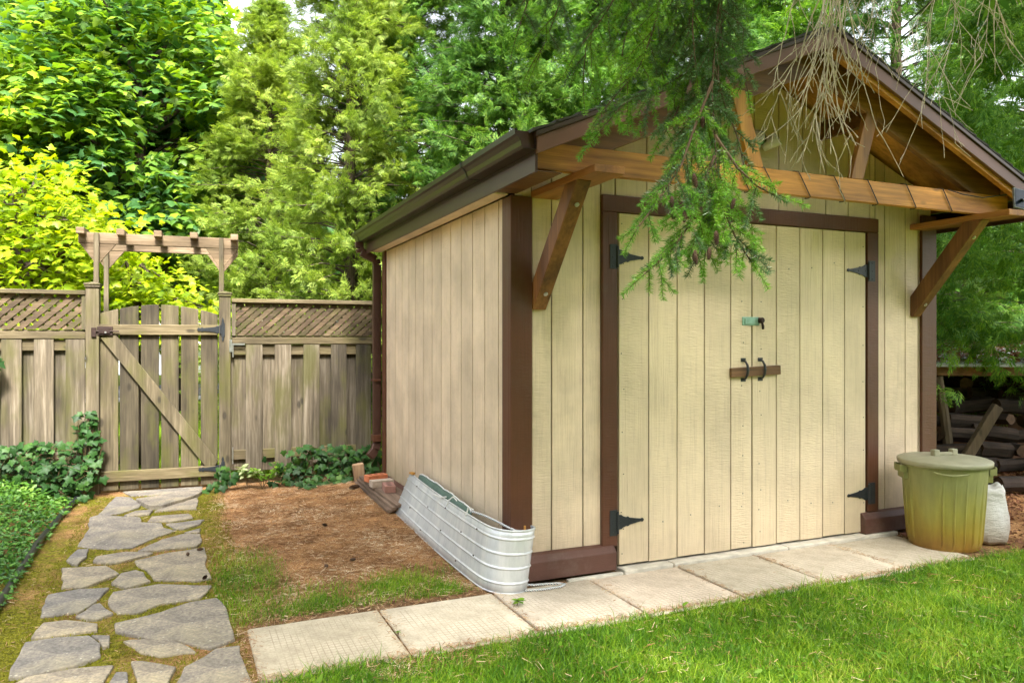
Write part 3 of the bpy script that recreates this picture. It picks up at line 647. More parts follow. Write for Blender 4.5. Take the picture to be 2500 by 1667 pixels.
# ------------------------------------------------------------------ fence, gate, arbor (own frame u, w, z)
FA = math.radians(3.1); FDx = (math.cos(FA), -math.sin(FA)); FNx = (math.sin(FA), math.cos(FA)); F0 = (-2.477, 3.84)
def T(u, w_, z): return (F0[0]+u*FDx[0]+w_*FNx[0], F0[1]+u*FDx[1]+w_*FNx[1], z)
def fb(): return MB(T)
def fpost(par, u0, u1, ztop, w0=-.045, w1=.055):
    po = fb().box(u0, u1, w0, w1, -.1, ztop).build('fence_post', m_post, par, bevel=.004)
    uc = (u0+u1)/2; hw = (u1-u0)/2+.014; wc = (w0+w1)/2; c_ = fb()
    c_.box(uc-hw+.006, uc+hw-.006, wc-hw+.006, wc+hw-.006, ztop, ztop+.022); c_.box(uc-hw, uc+hw, wc-hw, wc+hw, ztop+.0225, ztop+.034)
    c_.add([(uc-hw, wc-hw, ztop+.0342), (uc+hw, wc-hw, ztop+.0342), (uc+hw, wc+hw, ztop+.0342), (uc-hw, wc+hw, ztop+.0342), (uc, wc, ztop+.052)], [(0, 1, 4), (1, 2, 4), (2, 3, 4), (3, 0, 4)])
    c_.build('post_cap', m_post, po, bevel=.002)
def lattice(par, u0, u1, z0, z1, cell, wd, w0):
    """diagonal slats in two layers clipped to the rectangle"""
    m1 = fb()
    for layer, sgn in ((0, 1), (1, -1)):
        c0 = u0-(z1-z0)*1.2 if sgn > 0 else u0; 
        k = 0; step = cell*1.0
        base = np.arange(u0-(z1-z0)-.2, u1+(z1-z0)+.2, step)
        for b0 in base:
            b0 = b0+random.uniform(-.006, .006); sl_ = .92; pl = []
            H = z1-z0
            # slat polygon: centre line u = b0 + sgn*t*H/sl_... clipped against u0..u1
            def ul(z, off): return b0+off+sgn*(z-z0)/sl_
            hw = wd/2*math.sqrt(1+1/sl_**2)
            poly = [(ul(z0, -hw), z0), (ul(z0, hw), z0), (ul(z1, hw), z1), (ul(z1, -hw), z1)]
            def clip(pl, f, inter):
                o_ = []
                for i in range(len(pl)):
                    A, B = pl[i], pl[(i+1) % len(pl)]
                    if f(A): o_.append(A)
                    if f(A) != f(B): o_.append(inter(A, B))
                return o_
            def at_u(v): return lambda A, B: (v, A[1]+(B[1]-A[1])*(v-A[0])/(B[0]-A[0]))
            poly = clip(poly, lambda p_: p_[0] >= u0, at_u(u0)); 
            if len(poly) > 2: poly = clip(poly, lambda p_: p_[0] <= u1, at_u(u1))
            if len(poly) < 3: continue
            wa = w0+layer*.0075
            m1.prism(poly, lambda u, v: (u, wa, v), lambda u, v: (u, wa+.007, v))
    m1.build('lattice', m_flat, par)
def fence_panel(name, label, u0, u1, zt, zlb, front, back, zr, zb, lat=True):
    r = thing(name, T((u0+u1)/2, 0, 0), label, 'fence')
    fb().box(u0, u1, -.035, .05, zt-.038, zt).build('top_rail', m_fx, r, bevel=.003)
    fb().box(u0+.001, u1, -.028, .012, zr, zr+.062).build('middle_rail', m_fx, r, bevel=.003)
    fb().box(u0, u1, .016, .052, zr-.004, zr+.08).build('middle_rail', m_fx, r, bevel=.003)
    fb().box(u0, u0+.035, -.02, .035, zr+.082, zt-.039).build('side_trim', m_fz, r); fb().box(u1-.03, u1, -.02, .035, zr+.082, zt-.039).build('side_trim', m_fz, r)
    lattice(r, u0+.036, u1-.031, zr+.082, zt-.039, .094 if u0 < 0 else .080, .040 if u0 < 0 else .040, .004)
    fb().box(u0, u1, -.002, .034, zr-.105, zr-.006).build('upper_rail', m_fx, r, bevel=.003)
    fb().box(u0, u1, -.002, .034, .235, .325).build('lower_rail', m_fx, r, bevel=.003)
    a = fb()
    for (x0, x1) in front: a.box(x0, x1, -.022, -.003, zb+random.uniform(-.01, .01), zr-.002+random.uniform(-.004, .001))
    a.build('front_boards', m_fz, r, bevel=.003)
    a = fb()
    for (x0, x1) in back: a.box(x0-.03, x1+.03, .035, .053, zb+random.uniform(-.01, .01), zr-.03)
    a.build('back_boards', m_fz, r, bevel=.003)
    return r
fl_ = fence_panel('fence', 'weathered shadowbox fence with a lattice top, left of the gate', -3.2, -.052, 1.829, 1.46,
    [(-.207+k*-.2445, -.055+k*-.2445) for k in range(0, 13)], [(-.293+k*-.2445, -.207+k*-.2445) for k in range(0, 13)], 1.394, .10)
fr_ = fence_panel('fence', 'weathered mossy fence with a lattice top, between the gate and the shed', 1.182, 2.60, 1.782, 1.41,
    [(1.308, 1.461), (1.575, 1.730), (1.845, 2.0), (2.113, 2.266), (2.36, 2.513)], [(1.19, 1.306), (1.463, 1.575), (1.73, 1.845), (2.0, 2.113), (2.266, 2.36)], 1.345, .12)
fpost(fl_, -.048, .060, 1.858); fpost(fr_, 1.068, 1.172, 1.80)
fb().box(2.565, 2.60, -.03, .06, -.05, 1.78).build('fence_post', m_post, fr_, bevel=.003)
hg = fb(); hg.box(1.16, 1.185, -.05, -.046, 1.27, 1.39); hg.box(1.186, 1.30, -.042, -.038, 1.335, 1.352); hg.box(1.186, 1.198, -.042, -.0395, 1.22, 1.334); hg.box(1.186, 1.196, -.03, -.0265, .2, .36)
hg.build('metal_bracket', m_zinc, fr_)
gate = thing('gate', T(.56, 0, 0), 'weathered wooden garden gate with an arched top and one diagonal brace', 'gate')
bx_ = [(.064, .210), (.222, .377), (.397, .547), (.566, .715), (.735, .885), (.907, 1.056)]
def arch(u): return 1.712-.086*abs((u-.56)/.495)**1.9
gb = fb()
for i, (a, b) in enumerate(bx_):
    n = 6; top_ = [(a+(b-a)*k/n, arch(a+(b-a)*k/n)) for k in range(n+1)]
    gb.prism([(a, .012-.004*i*0+random.uniform(-.004, .004)), (b, .012)]+top_[::-1], lambda u, v: (u, .0, v), lambda u, v: (u, .020, v))
gb.build('gate_boards', m_fgate, gate, bevel=.003)
fb().box(.045, 1.062, -.036, -.0005, 1.430, 1.525).build('gate_rail', m_fx, gate, bevel=.004)
fb().box(.070, 1.050, -.036, -.0005, .094, .192).build('gate_rail', m_fx, gate, bevel=.004)
fb().prism([(.070, 1.402), (.155, 1.428), (.195, 1.428), (1.062, .235), (1.035, .194), (.945, .194)], lambda u, v: (u, -.034, v), lambda u, v: (u, -.0008, v)).build('gate_brace', m_fgate, gate, bevel=.004)
hp_ = [(0, .035), (.14, .034), (.2, .026), (.7, .014), (.78, .022), (.86, .012), (.93, .02), (1, 0)]
for zc, L in ((1.482, .20), (.165, .19)):
    h_ = fb(); kn = 1.075
    h_.prism([(kn-L*a, zc+b) for a, b in hp_]+[(kn-L*a, zc-b) for a, b in reversed(hp_[:-1])], lambda u, v: (u, -.044, v), lambda u, v: (u, -.038, v))
    vp = [(0, .118), (.012, .085), (.005, .075), (.018, .06), (.018, -.06), (.005, -.075), (.012, -.085), (0, -.118), (-.012, -.085), (-.005, -.075), (-.014, -.06), (-.014, .06), (-.005, .075), (-.012, .085)]
    h_.prism([(1.102+a, zc+b) for a, b in vp][::-1], lambda u, v: (u, -.053, v), lambda u, v: (u, -.047, v))
    h_.tube([(1.082, -.05, zc-.04), (1.082, -.05, zc+.04)], .008, 8)
    h_.build('strap_hinge', m_black, gate, bevel=.001)
l_ = fb(); l_.box(.045, .170, -.052, -.0365, 1.425, 1.505); l_.box(0.0, .040, -.062, -.046, 1.41, 1.495); l_.tube([(.01, -.056, 1.462), (.224, -.056, 1.462)], .007, 8)
l_.box(.06, .15, -.062, -.0525, 1.44, 1.49)
lt = l_.build('gate_latch', m_rust, gate, bevel=.002)
dd = fb(); dd.tube([(.115, -.0625, 1.452), (.115, -.067, 1.452)], .009, 10); dd.build('key_cylinder', m_zinc, lt)
# arbor
ar = thing('arbor', T(.55, .4, 0), 'weathered wooden arbor with rafters rising behind the gate', 'arbor')
for w_ in (.12, .70):
    for u0, u1 in ((-.002, .040), (1.066, 1.106)): fb().box(u0, u1, w_-.045, w_-.004, -.1, 2.368 if w_ < .5 else 2.27).build('arbor_post', m_post, ar, bevel=.003)
    fb().box(-.132, 1.242, w_, w_+.035, 2.270, 2.372).build('arbor_beam', m_arb, ar, bevel=.004)
    for uc in (.02, 1.086):
        g_ = fb(); g_.prism([(uc-.14, 2.268), (uc-.012, 2.085), (uc+.012, 2.085), (uc+.155, 2.268)], lambda u, v: (u, w_+.002, v), lambda u, v: (u, w_+.022, v)); g_.build('gusset_plate', m_arb, ar, bevel=.002)
for u in (-.100, .225, .535, .845, 1.205): fb().box(u-.034, u+.034, .015, .80, 2.345, 2.402).build('arbor_rafter', m_arb, ar, bevel=.004)
# ------------------------------------------------------------------ planks, bricks, stub
m_plk = wood('plank_wood', (.045, .028, .02), (.12, .08, .055), (.20, .145, .105), 'y', var=.4)
PL = ['uppermost brown plank of the pile along the shed wall, under the bricks', 'middle plank of the pile along the shed wall', 'lowest plank of the pile lying on the needle litter']
for i in range(3):
    x1 = -.055+.0*i
    o = MB().obox((-.150-.020*i, 2.31+.03*i, .125-.026*i), ((1, .0, 0), (0.01*i, 1, -.004*i), (0, .004*i, 1)), (.095, .66, .0115)).build('plank', m_plk, bevel=.002); tag(o, PL[i], 'plank', 'planks beside the shed')
def brick(c_, rot, colr, lab, holes=True):
    m = plain('brick_clay', colr, .9, 0, 90, .5, .2, 25)
    r = MB(); r.box(-.095, .095, -.045, .045, 0, .057)
    o = r.build('brick', m, bevel=.003)
    if holes:
        mh = plain('brick_hole_shade', tuple(v*.35 for v in colr), 1)  # darkened brick colour; flat discs stand for the shade inside the holes
        hb = MB()
        for k in (-.055, 0, .055): hb.prism([(k+.015*math.cos(a*math.pi/5), .022*math.sin(a*math.pi/5)) for a in range(10)], lambda u, v: (u, v, .0575), lambda u, v: (u, v, .0582))
        ho = hb.build('core_hole_discs', mh, o)
    o.location = c_; o.rotation_euler = (0, 0, rot); tag(o, lab, 'brick', 'bricks on the plank pile'); return o
brick((-.16, 2.67, .138), .25, (.52, .17, .075), 'bright orange brick with core holes, farthest from the camera')
brick((-.175, 2.40, .138), .1, (.42, .34, .27), 'plain pinkish grey brick lying between two cored bricks', False)
brick((-.165, 2.19, .138), 1.45, (.33, .17, .135), 'dull red brick with core holes, nearest to the toboggan')
m_stub = wood('stub_wood', (.14, .085, .045), (.26, .165, .095), (.36, .25, .15), 'z')
tag(MB().obox((-.22, 3.08, .12), ((1, 0, .12), (0, 1, 0), (-.12, 0, 1)), (.050, .035, .115)).build('wood_stub', m_stub, bevel=.008), 'pale split wood stub standing by the rear corner of the shed', 'wood block')
# ------------------------------------------------------------------ toboggan
m_galv = M('galvanised_sheet'); nt = m_galv.node_tree; p = P(nt); tc = nd(nt, 'ShaderNodeTexCoord'); O = tc.outputs['Object']
n1 = noise(nt, mapping(nt, O, (1, 1, .25)), 9, 6, .7); n2 = noise(nt, O, 2.5, 3)
c = ramp(nt, n1, [(.3, (.50, .52, .55)), (.5, (.64, .66, .68)), (.66, (.74, .75, .76))])
c = mixc(nt, ramp(nt, noise(nt, O, 30, 4, .8), [(.66, (0, 0, 0)), (.75, (.5, .5, .5))]), c, (.25, .22, .16))
nt.links.new(c, p.inputs['Base Color']); p.inputs['Metallic'].default_value = .35
nt.links.new(ramp(nt, n1, [(.3, (.5,)*3), (.7, (.33,)*3)]), p.inputs['Roughness'])
tb_ = thing('toboggan', (-.17, .75, 0), 'silver ribbed metal toboggan standing on its edge against the side wall', 'toboggan')
plan = [(-.222, 1.74), (-.218, 1.45), (-.212, 1.1), (-.206, .75), (-.20, .4), (-.195, .15), (-.19, .04), (-.183, -.02), (-.168, -.07), (-.145, -.112), (-.112, -.145), (-.072, -.164), (-.030, -.168), (.006, -.156), (.030, -.132), (.038, -.104), (.030, -.084)]
ribs = (.134, .373, .604, .843)
rows = []
H0 = .335
ts = [0]
for rr in ribs: ts += [rr-.030, rr-.020, rr-.012, rr-.006, rr, rr+.006, rr+.012, rr+.020, rr+.030]
ts.append(1); ts = sorted(ts)
for j, t in enumerate(ts):
    row = []
    for i, (x, y) in enumerate(plan):
        a = plan[max(i-1, 0)]; b = plan[min(i+1, len(plan)-1)]; dx, dy = b[0]-a[0], b[1]-a[1]; L = math.hypot(dx, dy); nx_, ny_ = dy/L, -dx/L   # outward
        bump_ = max([.0058*max(0, 1-((t-rr)/.019)**2) for rr in ribs])
        s_ = min(max(y, 0)/1.74, 1); lean = (.045+.075*s_)*(1-t); zb = .062*s_*s_+.002; hh = H0-.045*s_
        row.append((x-.012+lean+nx_*bump_, y+ny_*bump_-.01*(1-t), zb+hh*(1-t)))
    rows.append(row)
tsh = MB().grid(rows).build('sheet', m_galv, tb_, smooth=True, solid=.003)
# rolled rim, rivets
MB().tube([(x+nxx, y, z+.002) for (x, y, z), nxx in zip(rows[0], [0]*99)], .006, 8).build('rolled_rim', m_galv, tsh, smooth=True)
MB().tube([(x, y, z) for (x, y, z) in rows[-1]], .0045, 6).build('rolled_rim', m_galv, tsh, smooth=True)
rv = MB()
for (i, t) in ((1, .12), (2, .30), (3, .12), (3, .52), (4, .32), (5, .12), (5, .55), (2, .85), (4, .92), (1, .72)):
    j = min(range(len(ts)), key=lambda k: abs(ts[k]-t)); x, y, z = rows[j][i]; rv.tube([(x-.004, y, z), (x-.010, y, z)], [.006, .003], 6)
rv.build('rivets', m_rust, tsh)
m_pad = plain('green_canvas', (.085, .14, .11), .8, 0, 120, .5, .25, 8); m_pipe = plain('white_piping', (.7, .7, .68), .7)
prow = []; K = 30
for k in range(K+1):
    t = k/K; y = 1.62-1.26*t; s_ = y/1.74; xb = -.205+.05+.07*s_; e = math.sin(math.pi*min(max(t, .001), .999))**.35
    zt = .062*s_*s_+H0-.045*s_+.006+.020*e+.0035*math.sin(t*23)*e; th = .045*e+.004
    prow.append([(xb-.045*e*.2, y, .12), (xb-.004, y, zt-.05), (xb+.012, y, zt-.01), (xb+.012+th*.5, y, zt), (xb+.012+th, y, zt-.02), (xb+.012+th, y, .12)])
pad = MB().grid(prow).build('seat_pad', m_pad, tb_, smooth=True)
MB().tube([(r[3][0]+.004, r[3][1], r[3][2]+.002+.002*math.sin(i*2.1)) for i, r in enumerate(prow)], .005, 6).build('pad_piping', m_pipe, pad, smooth=True)
m_rope = M('striped_rope'); nt = m_rope.node_tree; p = P(nt); tc = nd(nt, 'ShaderNodeTexCoord'); 
wv = nd(nt, 'ShaderNodeTexWave', bands_direction='DIAGONAL'); wv.inputs['Scale'].default_value = 26; nt.links.new(tc.outputs['Object'], wv.inputs['Vector'])
r_ = nt.nodes.new('ShaderNodeValToRGB'); r_.color_ramp.interpolation = 'CONSTANT'; e = r_.color_ramp.elements; e[0].color = (.75, .74, .7, 1); e[1].position = .28; e[1].color = (.02, .16, .26, 1); x_ = e.new(.75); x_.color = (.45, .09, .05, 1); x_ = e.new(.85); x_.color = (.75, .74, .7, 1)
nt.links.new(wv.outputs['Fac'], r_.inputs[0]); nt.links.new(r_.outputs[0], p.inputs['Base Color']); p.inputs['Roughness'].default_value = .8
MB().tube([(-.135, .34, .352), (-.10, .22, .350), (-.07, .10, .340), (-.045, .0, .326), (-.02, -.07, .316), (0.0, -.10, .318)], .0065, 8).build('pull_rope', m_rope, tb_, smooth=True)
MB().tube([(-.165, .98, .335), (-.15, .86, .335), (-.135, .80, .35)], .005, 6).build('lashing', m_pipe, tb_)
MB().tube([(-.15, .74, .30), (-.145, .72, .342), (-.12, .70, .368), (-.10, .68, .34)], .005, 6).build('lashing', m_pipe, tb_)
MB().tube([(-.16, .36, .32), (-.145, .345, .375), (-.12, .33, .36)], .005, 6).build('lashing', m_pipe, tb_)
m_ylw = plain('yellow_block', (.55, .27, .05), .7)
MB().obox((.028, -.088, .322), ((1, 0, 0), (0, 1, 0), (0, 0, 1)), (.005, .004, .022)).build('end_block', m_ylw, tb_); MB().obox((-.118, 1.66, .365), ((1, .3, 0), (0, 1, -.1), (0, 0, 1)), (.012, .045, .008)).build('end_block', m_ylw, tb_)
lp = [(-.02, -.10, .02), (.06, -.115, .012), (.14, -.12, .010), (.20, -.135, .010), (.225, -.165, .010), (.19, -.19, .010), (.12, -.195, .010), (.05, -.19, .010), (-.03, -.18, .012)]
o = MB().tube([(a+.02, b+.01, c_) for a, b, c_ in lp], .0065, 8).build('rope_loop', m_rope, smooth=True); tag(o, 'loop of blue and white striped rope lying on the slab beside the brown kick board', 'rope')
#---PART2---
# ------------------------------------------------------------------ bin
m_bin = M('bin_plastic'); nt = m_bin.node_tree; p = P(nt); tc = nd(nt, 'ShaderNodeTexCoord'); O = tc.outputs['Object']
sx = nd(nt, 'ShaderNodeSeparateXYZ'); nt.links.new(O, sx.inputs[0])
h_ = math_(nt, 'ADD', sx.outputs[2], math_(nt, 'MULTIPLY', math_(nt, 'SUBTRACT', noise(nt, mapping(nt, O, (1, 1, .5)), 7, 5), .5), .30))
c = ramp(nt, h_, [(.0, (.22, .115, .016)), (.12, (.30, .22, .03)), (.26, (.31, .285, .06)), (.45, (.27, .275, .105))])
c = mixc(nt, 1.0, c, ramp(nt, noise(nt, mapping(nt, O, (1, 1, .2)), 30, 4), [(.3, (.85,)*3), (.7, (1.1,)*3)]), 'MULTIPLY')
nt.links.new(c, p.inputs['Base Color']); p.inputs['Roughness'].default_value = .5
m_lid = plain('bin_lid_plastic', (.36, .345, .24), .5, 0, 30, .1, .12, 10)
BC = (3.003, -.41, 0)
bn = thing('rubbish_bin', BC, 'olive green plastic rubbish bin with lid, its lower half stained orange', 'bin')
def flute(a, z):
    t = (a*22/(2*math.pi)) % 1
    return .008*(1 if t < .12 else 0)*(1 if .03 < z < .50 else .0)
body = MB().lathe(BC, [(.0, .012), (.205, .012), (.213, 0), (.218, .02), (.220, .06), (.238, .30), (.257, .50), (.259, .53), (.268, .535), (.270, .562), (.258, .563), (.25, .56)], 156, flute).build('body', m_bin, bn, smooth=False)
body.data.polygons.foreach_set('use_smooth', [False]*len(body.data.polygons))
lid = MB().lathe(BC, [(.277, .545), (.284, .548), (.287, .572), (.282, .578), (.270, .581), (.262, .586), (.15, .600), (.0, .604)], 64).build('lid', m_lid, bn, smooth=True); lid.rotation_euler = (0, 0, 0)
ra = Vector((RT[0], RT[1], 0)); rf = Vector((FW[0], FW[1], 0)); bc = Vector(BC)
hb = MB(); hd = (ra*.9+rf*.25).normalized(); hp2 = Vector((-hd.y, hd.x, 0))
hb.obox(bc+Vector((0, 0, .612)), (hd, hp2, (0, 0, 1)), (.085, .016, .010))
for s in (-1, 1): hb.obox(bc+hd*.075*s+Vector((0, 0, .620)), (hd, hp2, (0, 0, 1)), (.022, .020, .022))
hb.build('lid_handle', m_lid, lid, bevel=.006, seg=2)
for s, dr_ in ((-1, (-ra*.93+rf*.2)), (1, (ra*.9-rf*.35))):
    dr_ = dr_.normalized(); sd_ = Vector((-dr_.y, dr_.x, 0)); c0 = bc+dr_*.252
    pts = [c0+sd_*.075+Vector((0, 0, .51)), c0+dr_*.040+sd_*.065+Vector((0, 0, .515)), c0+dr_*.050+Vector((0, 0, .515)), c0+dr_*.040-sd_*.065+Vector((0, 0, .515)), c0-sd_*.075+Vector((0, 0, .51))]
    rows = [[q_+Vector((0, 0, dz)) for q_ in pts] for dz in (-.022, .022)]
    MB().grid(rows).build('side_handle', m_bin, bn, solid=.008)
    MB().obox(c0+dr_*.0+Vector((0, 0, .47)), (dr_, sd_, (0, 0, 1)), (.02, .07, .028)).build('handle_rib', m_bin, bn, bevel=.004)
dr_ = (-rf*.9-ra*.35).normalized(); sd_ = Vector((-dr_.y, dr_.x, 0))
MB().tube([bc+dr_*(.268+.02*math.sin(math.pi*k/8))+sd_*(.10-.20*k/8)*1+Vector((0, 0, .520-.012*math.sin(math.pi*k/8))) for k in range(9)], .006, 6).build('lid_clip', m_bin, bn)
# ------------------------------------------------------------------ bag
m_bag = M('sack_plastic'); nt = m_bag.node_tree; p = P(nt); tc = nd(nt, 'ShaderNodeTexCoord'); O = tc.outputs['Object']
sx = nd(nt, 'ShaderNodeSeparateXYZ'); nt.links.new(O, sx.inputs[0])
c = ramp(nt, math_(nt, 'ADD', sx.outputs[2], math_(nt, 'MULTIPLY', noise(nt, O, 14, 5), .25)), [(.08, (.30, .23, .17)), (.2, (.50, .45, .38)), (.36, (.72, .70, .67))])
nt.links.new(c, p.inputs['Base Color']); p.inputs['Roughness'].default_value = .32
nt.links.new(bump(nt, noise(nt, mapping(nt, O, (1, 1, 3)), 16, 6, .7), 1.0, .02), p.inputs['Normal'])
BG = (3.345, -.475, 0); mb = MB(); rows = []
for j, (r_, z) in enumerate([(.02, .005), (.12, .004), (.135, .03), (.14, .09), (.132, .17), (.118, .25), (.105, .31), (.112, .345), (.10, .385), (.075, .372), (.05, .36), (.0, .352)]):
    rows.append([(BG[0]+r_*(1+.06*math.sin(3*a+j*.9)+.05*math.sin(7*a-j*1.7))*math.cos(a)*1.05, BG[1]+r_*(1+.06*math.sin(4*a+j))*math.sin(a)*.9, z+(.014*math.sin(5*a+j) if z > .3 else .004*math.sin(6*a))) for a in [2*math.pi*k/40 for k in range(41)]])
bag = mb.grid(rows).build('plastic_sack', m_bag, smooth=True); tag(bag, 'full translucent white plastic sack leaning behind the bin', 'sack')
# ------------------------------------------------------------------ hose edging
k_ = 2500/2352
HP = [onz(a*k_, b*k_, .02) for a, b in ((-60, 1470), (0, 1382), (28, 1335), (60, 1288), (92, 1240), (120, 1205), (150, 1170), (172, 1150), (190, 1120))]
m_hose = plain('hose_rubber', (.018, .019, .022), .35, 0, 15, .4)
tag(MB().tube([(x, y, .018+.006*math.sin(i*2)) for i, (x, y, z) in enumerate(HP)], .021, 10).build('edging_hose', m_hose, smooth=True), 'black rubber hose edging the ground cover bed', 'hose')
# ------------------------------------------------------------------ leaves on the ground: vinca, ivy
def bed_edge(y): ys = [p_[1] for p_ in HP]; xs = [p_[0] for p_ in HP]; return np.interp(y, ys, xs)
m_vinca = leaf('vinca_leaf', [(0, (.018, .06, .010)), (.4, (.05, .15, .018)), (.75, (.12, .27, .03)), (1, (.26, .42, .06))], .25, .42, 2.0, spec=.4)
n = 15000; y = rng.uniform(.2, 3.78, n); e_ = bed_edge(y); x = e_-.0-rng.uniform(-.04, 1, n)**1.0*2.0
x = np.where(rng.random(n) < .5, e_-.05-rng.random(n)*.9, x); x = np.minimum(x, e_+.01+.05*vnoise(x, y, 9))
hh = .20*sm(0, .40, e_-x)*(0.75+.35*vnoise(x, y, 5))+.02; z = hh*rng.uniform(.45, 1.05, n)+.01
d = unit(np.stack([rng.normal(0, 1, n), rng.normal(0, 1, n)-.3, rng.normal(.15, .35, n)], -1)); nr = unit(np.stack([rng.normal(0, .45, n), rng.normal(-.3, .45, n), np.ones(n)], -1))
o = scatter('ground_cover', OVAL, np.stack([x, y, z], -1), frames(d, nr), rng.uniform(.032, .052, n), m_vinca); tag(o, 'low glossy green ground cover filling the bed at the left', 'ground cover', kind='stuff')
m_ivy = leaf('ivy_leaf', [(0, (.012, .040, .010)), (.5, (.030, .090, .018)), (.85, (.065, .15, .025)), (1, (.16, .28, .04))], .2, .5, 2.2, spec=.28)
m_stem = plain('vine_stem', (.12, .07, .03), .8)
def ivy(label, blobs, seed, sz=(.05, .085), xf=T):
    r = random.Random(seed); rg = np.random.default_rng(seed); ps, ns, ds, ss = [], [], [], []; st = MB()
    b0 = blobs[0]; root = thing('ivy', xf(b0[0], b0[1], 0), label, 'ivy')
    for (u, w_, z, ru, rw, rz_, cnt) in blobs:
        prev = Vector(xf(u, w_, max(z-rz_, 0)))
        for i in range(cnt):
            a = Vector(xf(u+r.gauss(0, .5)*ru, w_+r.gauss(0, .5)*rw, max(.015, z+r.uniform(-1, 1)*rz_)))
            ps.append(a); ns.append((r.gauss(0, .4), -1+r.gauss(0, .35), .75+r.gauss(0, .4))); ds.append((r.gauss(0, .6), -.3+r.gauss(0, .3), -.5+r.gauss(0, .35))); ss.append(r.uniform(*sz))
            if i % 3 == 0: st.tube([prev, (prev+a)/2+Vector((0, 0, -.01)), a], .002, 4); prev = a if r.random() < .5 else Vector(xf(u, w_, max(z-rz_, 0)))
    ns = unit(np.array(ns)); ds = unit(np.array(ds)); ps = np.array([tuple(p_) for p_ in ps])
    scatter('leaves', IVY, ps, frames(ds, ns), np.array(ss), m_ivy, root); st.build('stems', m_stem, root); return root
ivy('dark green ivy climbing the fence and post left of the gate', [(-.05, -.10, .42, .10, .04, .34, 60), (.02, -.09, .62, .05, .02, .12, 14), (.03, -.10, .30, .07, .04, .2, 26), (-.35, -.16, .36, .34, .10, .14, 130), (-.72, -.22, .34, .3, .12, .14, 120), (-.2, -.28, .22, .28, .12, .10, 90), (-.12, -.3, .10, .22, .12, .08, 60), (-1.1, -.25, .4, .4, .12, .2, 100)], 5)
ivy('dark green ivy heaped against the right fence beside the shed', [(1.95, -.24, .20, .34, .09, .17, 150), (2.25, -.25, .18, .28, .10, .15, 120), (1.72, -.24, .13, .16, .10, .10, 60), (2.45, -.22, .14, .12, .08, .10, 46), (2.05, -.45, .06, .18, .10, .05, 40), (1.12, -.22, .13, .10, .08, .08, 26), (1.05, -.30, .05, .1, .06, .04, 16), (1.85, -.58, .05, .1, .05, .04, 12), (2.38, -.6, .06, .10, .10, .05, 26)], 9)
ivy('few ivy leaves reaching over the left fence at the left edge of the picture', [(-.75, -.14, 1.22, .06, .04, .14, 22), (-.78, -.12, .7, .04, .04, .3, 18)], 3, (.07, .11))
m_var = leaf('variegated_leaf', [(0, (.12, .22, .06)), (.45, (.32, .42, .16)), (.7, (.6, .62, .36)), (1, (.7, .7, .5))], .25, .5, 9)
def clump(name, label, cat, blobs, mat, tmpl, sz, seed, updir=(0, -.4, 1), group=None, droop=.5):
    rg = np.random.default_rng(seed); P_, D_, N_, S_ = [], [], [], []; root = thing(name, blobs[0][:3], label, cat, group); st = MB()
    for (x, y, z, r_, h, cnt) in blobs:
        nst = max(2, cnt//9)
        for k in range(nst):
            a = rg.uniform(0, 6.28); rr = r_*rg.random()**.6; tip = np.array([x+rr*math.cos(a), y+rr*math.sin(a), z+h*rg.uniform(.55, 1)])
            st.tube([(x, y, z), tuple((np.array([x, y, z])+tip)/2+np.array([0, 0, h*.12])), tuple(tip)], .0018, 4)
            m_ = cnt//nst+1
            for j in range(m_):
                b = 6.28*j/m_+rg.uniform(0, 1); t = rg.uniform(.55, 1); P_.append(np.array([x, y, z])*(1-t)+tip*t); D_.append((math.cos(b), math.sin(b), -droop+rg.normal(0, .2)+.6)); N_.append((rg.normal(0, .3), rg.normal(-.2, .3), 1)); S_.append(rg.uniform(*sz))
    scatter('leaves', tmpl, np.array(P_), frames(np.array(D_), np.array(N_)), np.array(S_), mat, root); st.build('stems', m_stem, root); return root
m_young = leaf('young_leaf', [(0, (.06, .17, .015)), (.5, (.14, .30, .02)), (1, (.30, .42, .05))], .4, .5, 3)
c1 = T(1.32, -.28, 0); c2 = T(1.62, -.22, 0); c3 = T(1.45, -.34, 0)
clump('variegated_plant', 'small plant with cream and green variegated leaves at the foot of the hinge post', 'plant', [(c1[0], c1[1], .0, .13, .22, 60), (c2[0], c2[1], 0, .06, .26, 26)], m_var, OVAL, (.05, .075), 2)
clump('leafy_plant', 'light green plant between the variegated leaves and the ivy heap', 'plant', [(c3[0], c3[1], 0, .18, .20, 90), (c2[0]-.03, c2[1]-.05, 0, .12, .24, 50)], m_young, OVAL, (.03, .055), 4)
for (a, b, lab, s, cnt) in ((1187, 1392, 'little bright green seedling growing in the slab joint by the toboggan', .03, 16), (1245, 1312, 'tiny dry weed at the foot of the left kick board', .015, 14), (915, 1458, 'tiny green weed in the joint of the two leftmost slabs', .012, 8)):
    g0 = onz(a*k_, b*k_, 0); clump('seedling', lab, 'weed', [(g0[0], g0[1], 0, s, s*1.6, cnt)], m_young if a != 1245 else m_var, OVAL, (s*.9, s*1.5), a)
g0 = (3.55, -.42, 0); clump('leafy_plant', 'plant with long bluish green leaves rising behind the bin and sack', 'plant', [(3.50, -.25, .0, .12, .62, 26), (3.5, -.3, .0, .10, .45, 14)], m_ivy, OVAL, (.07, .11), 8)
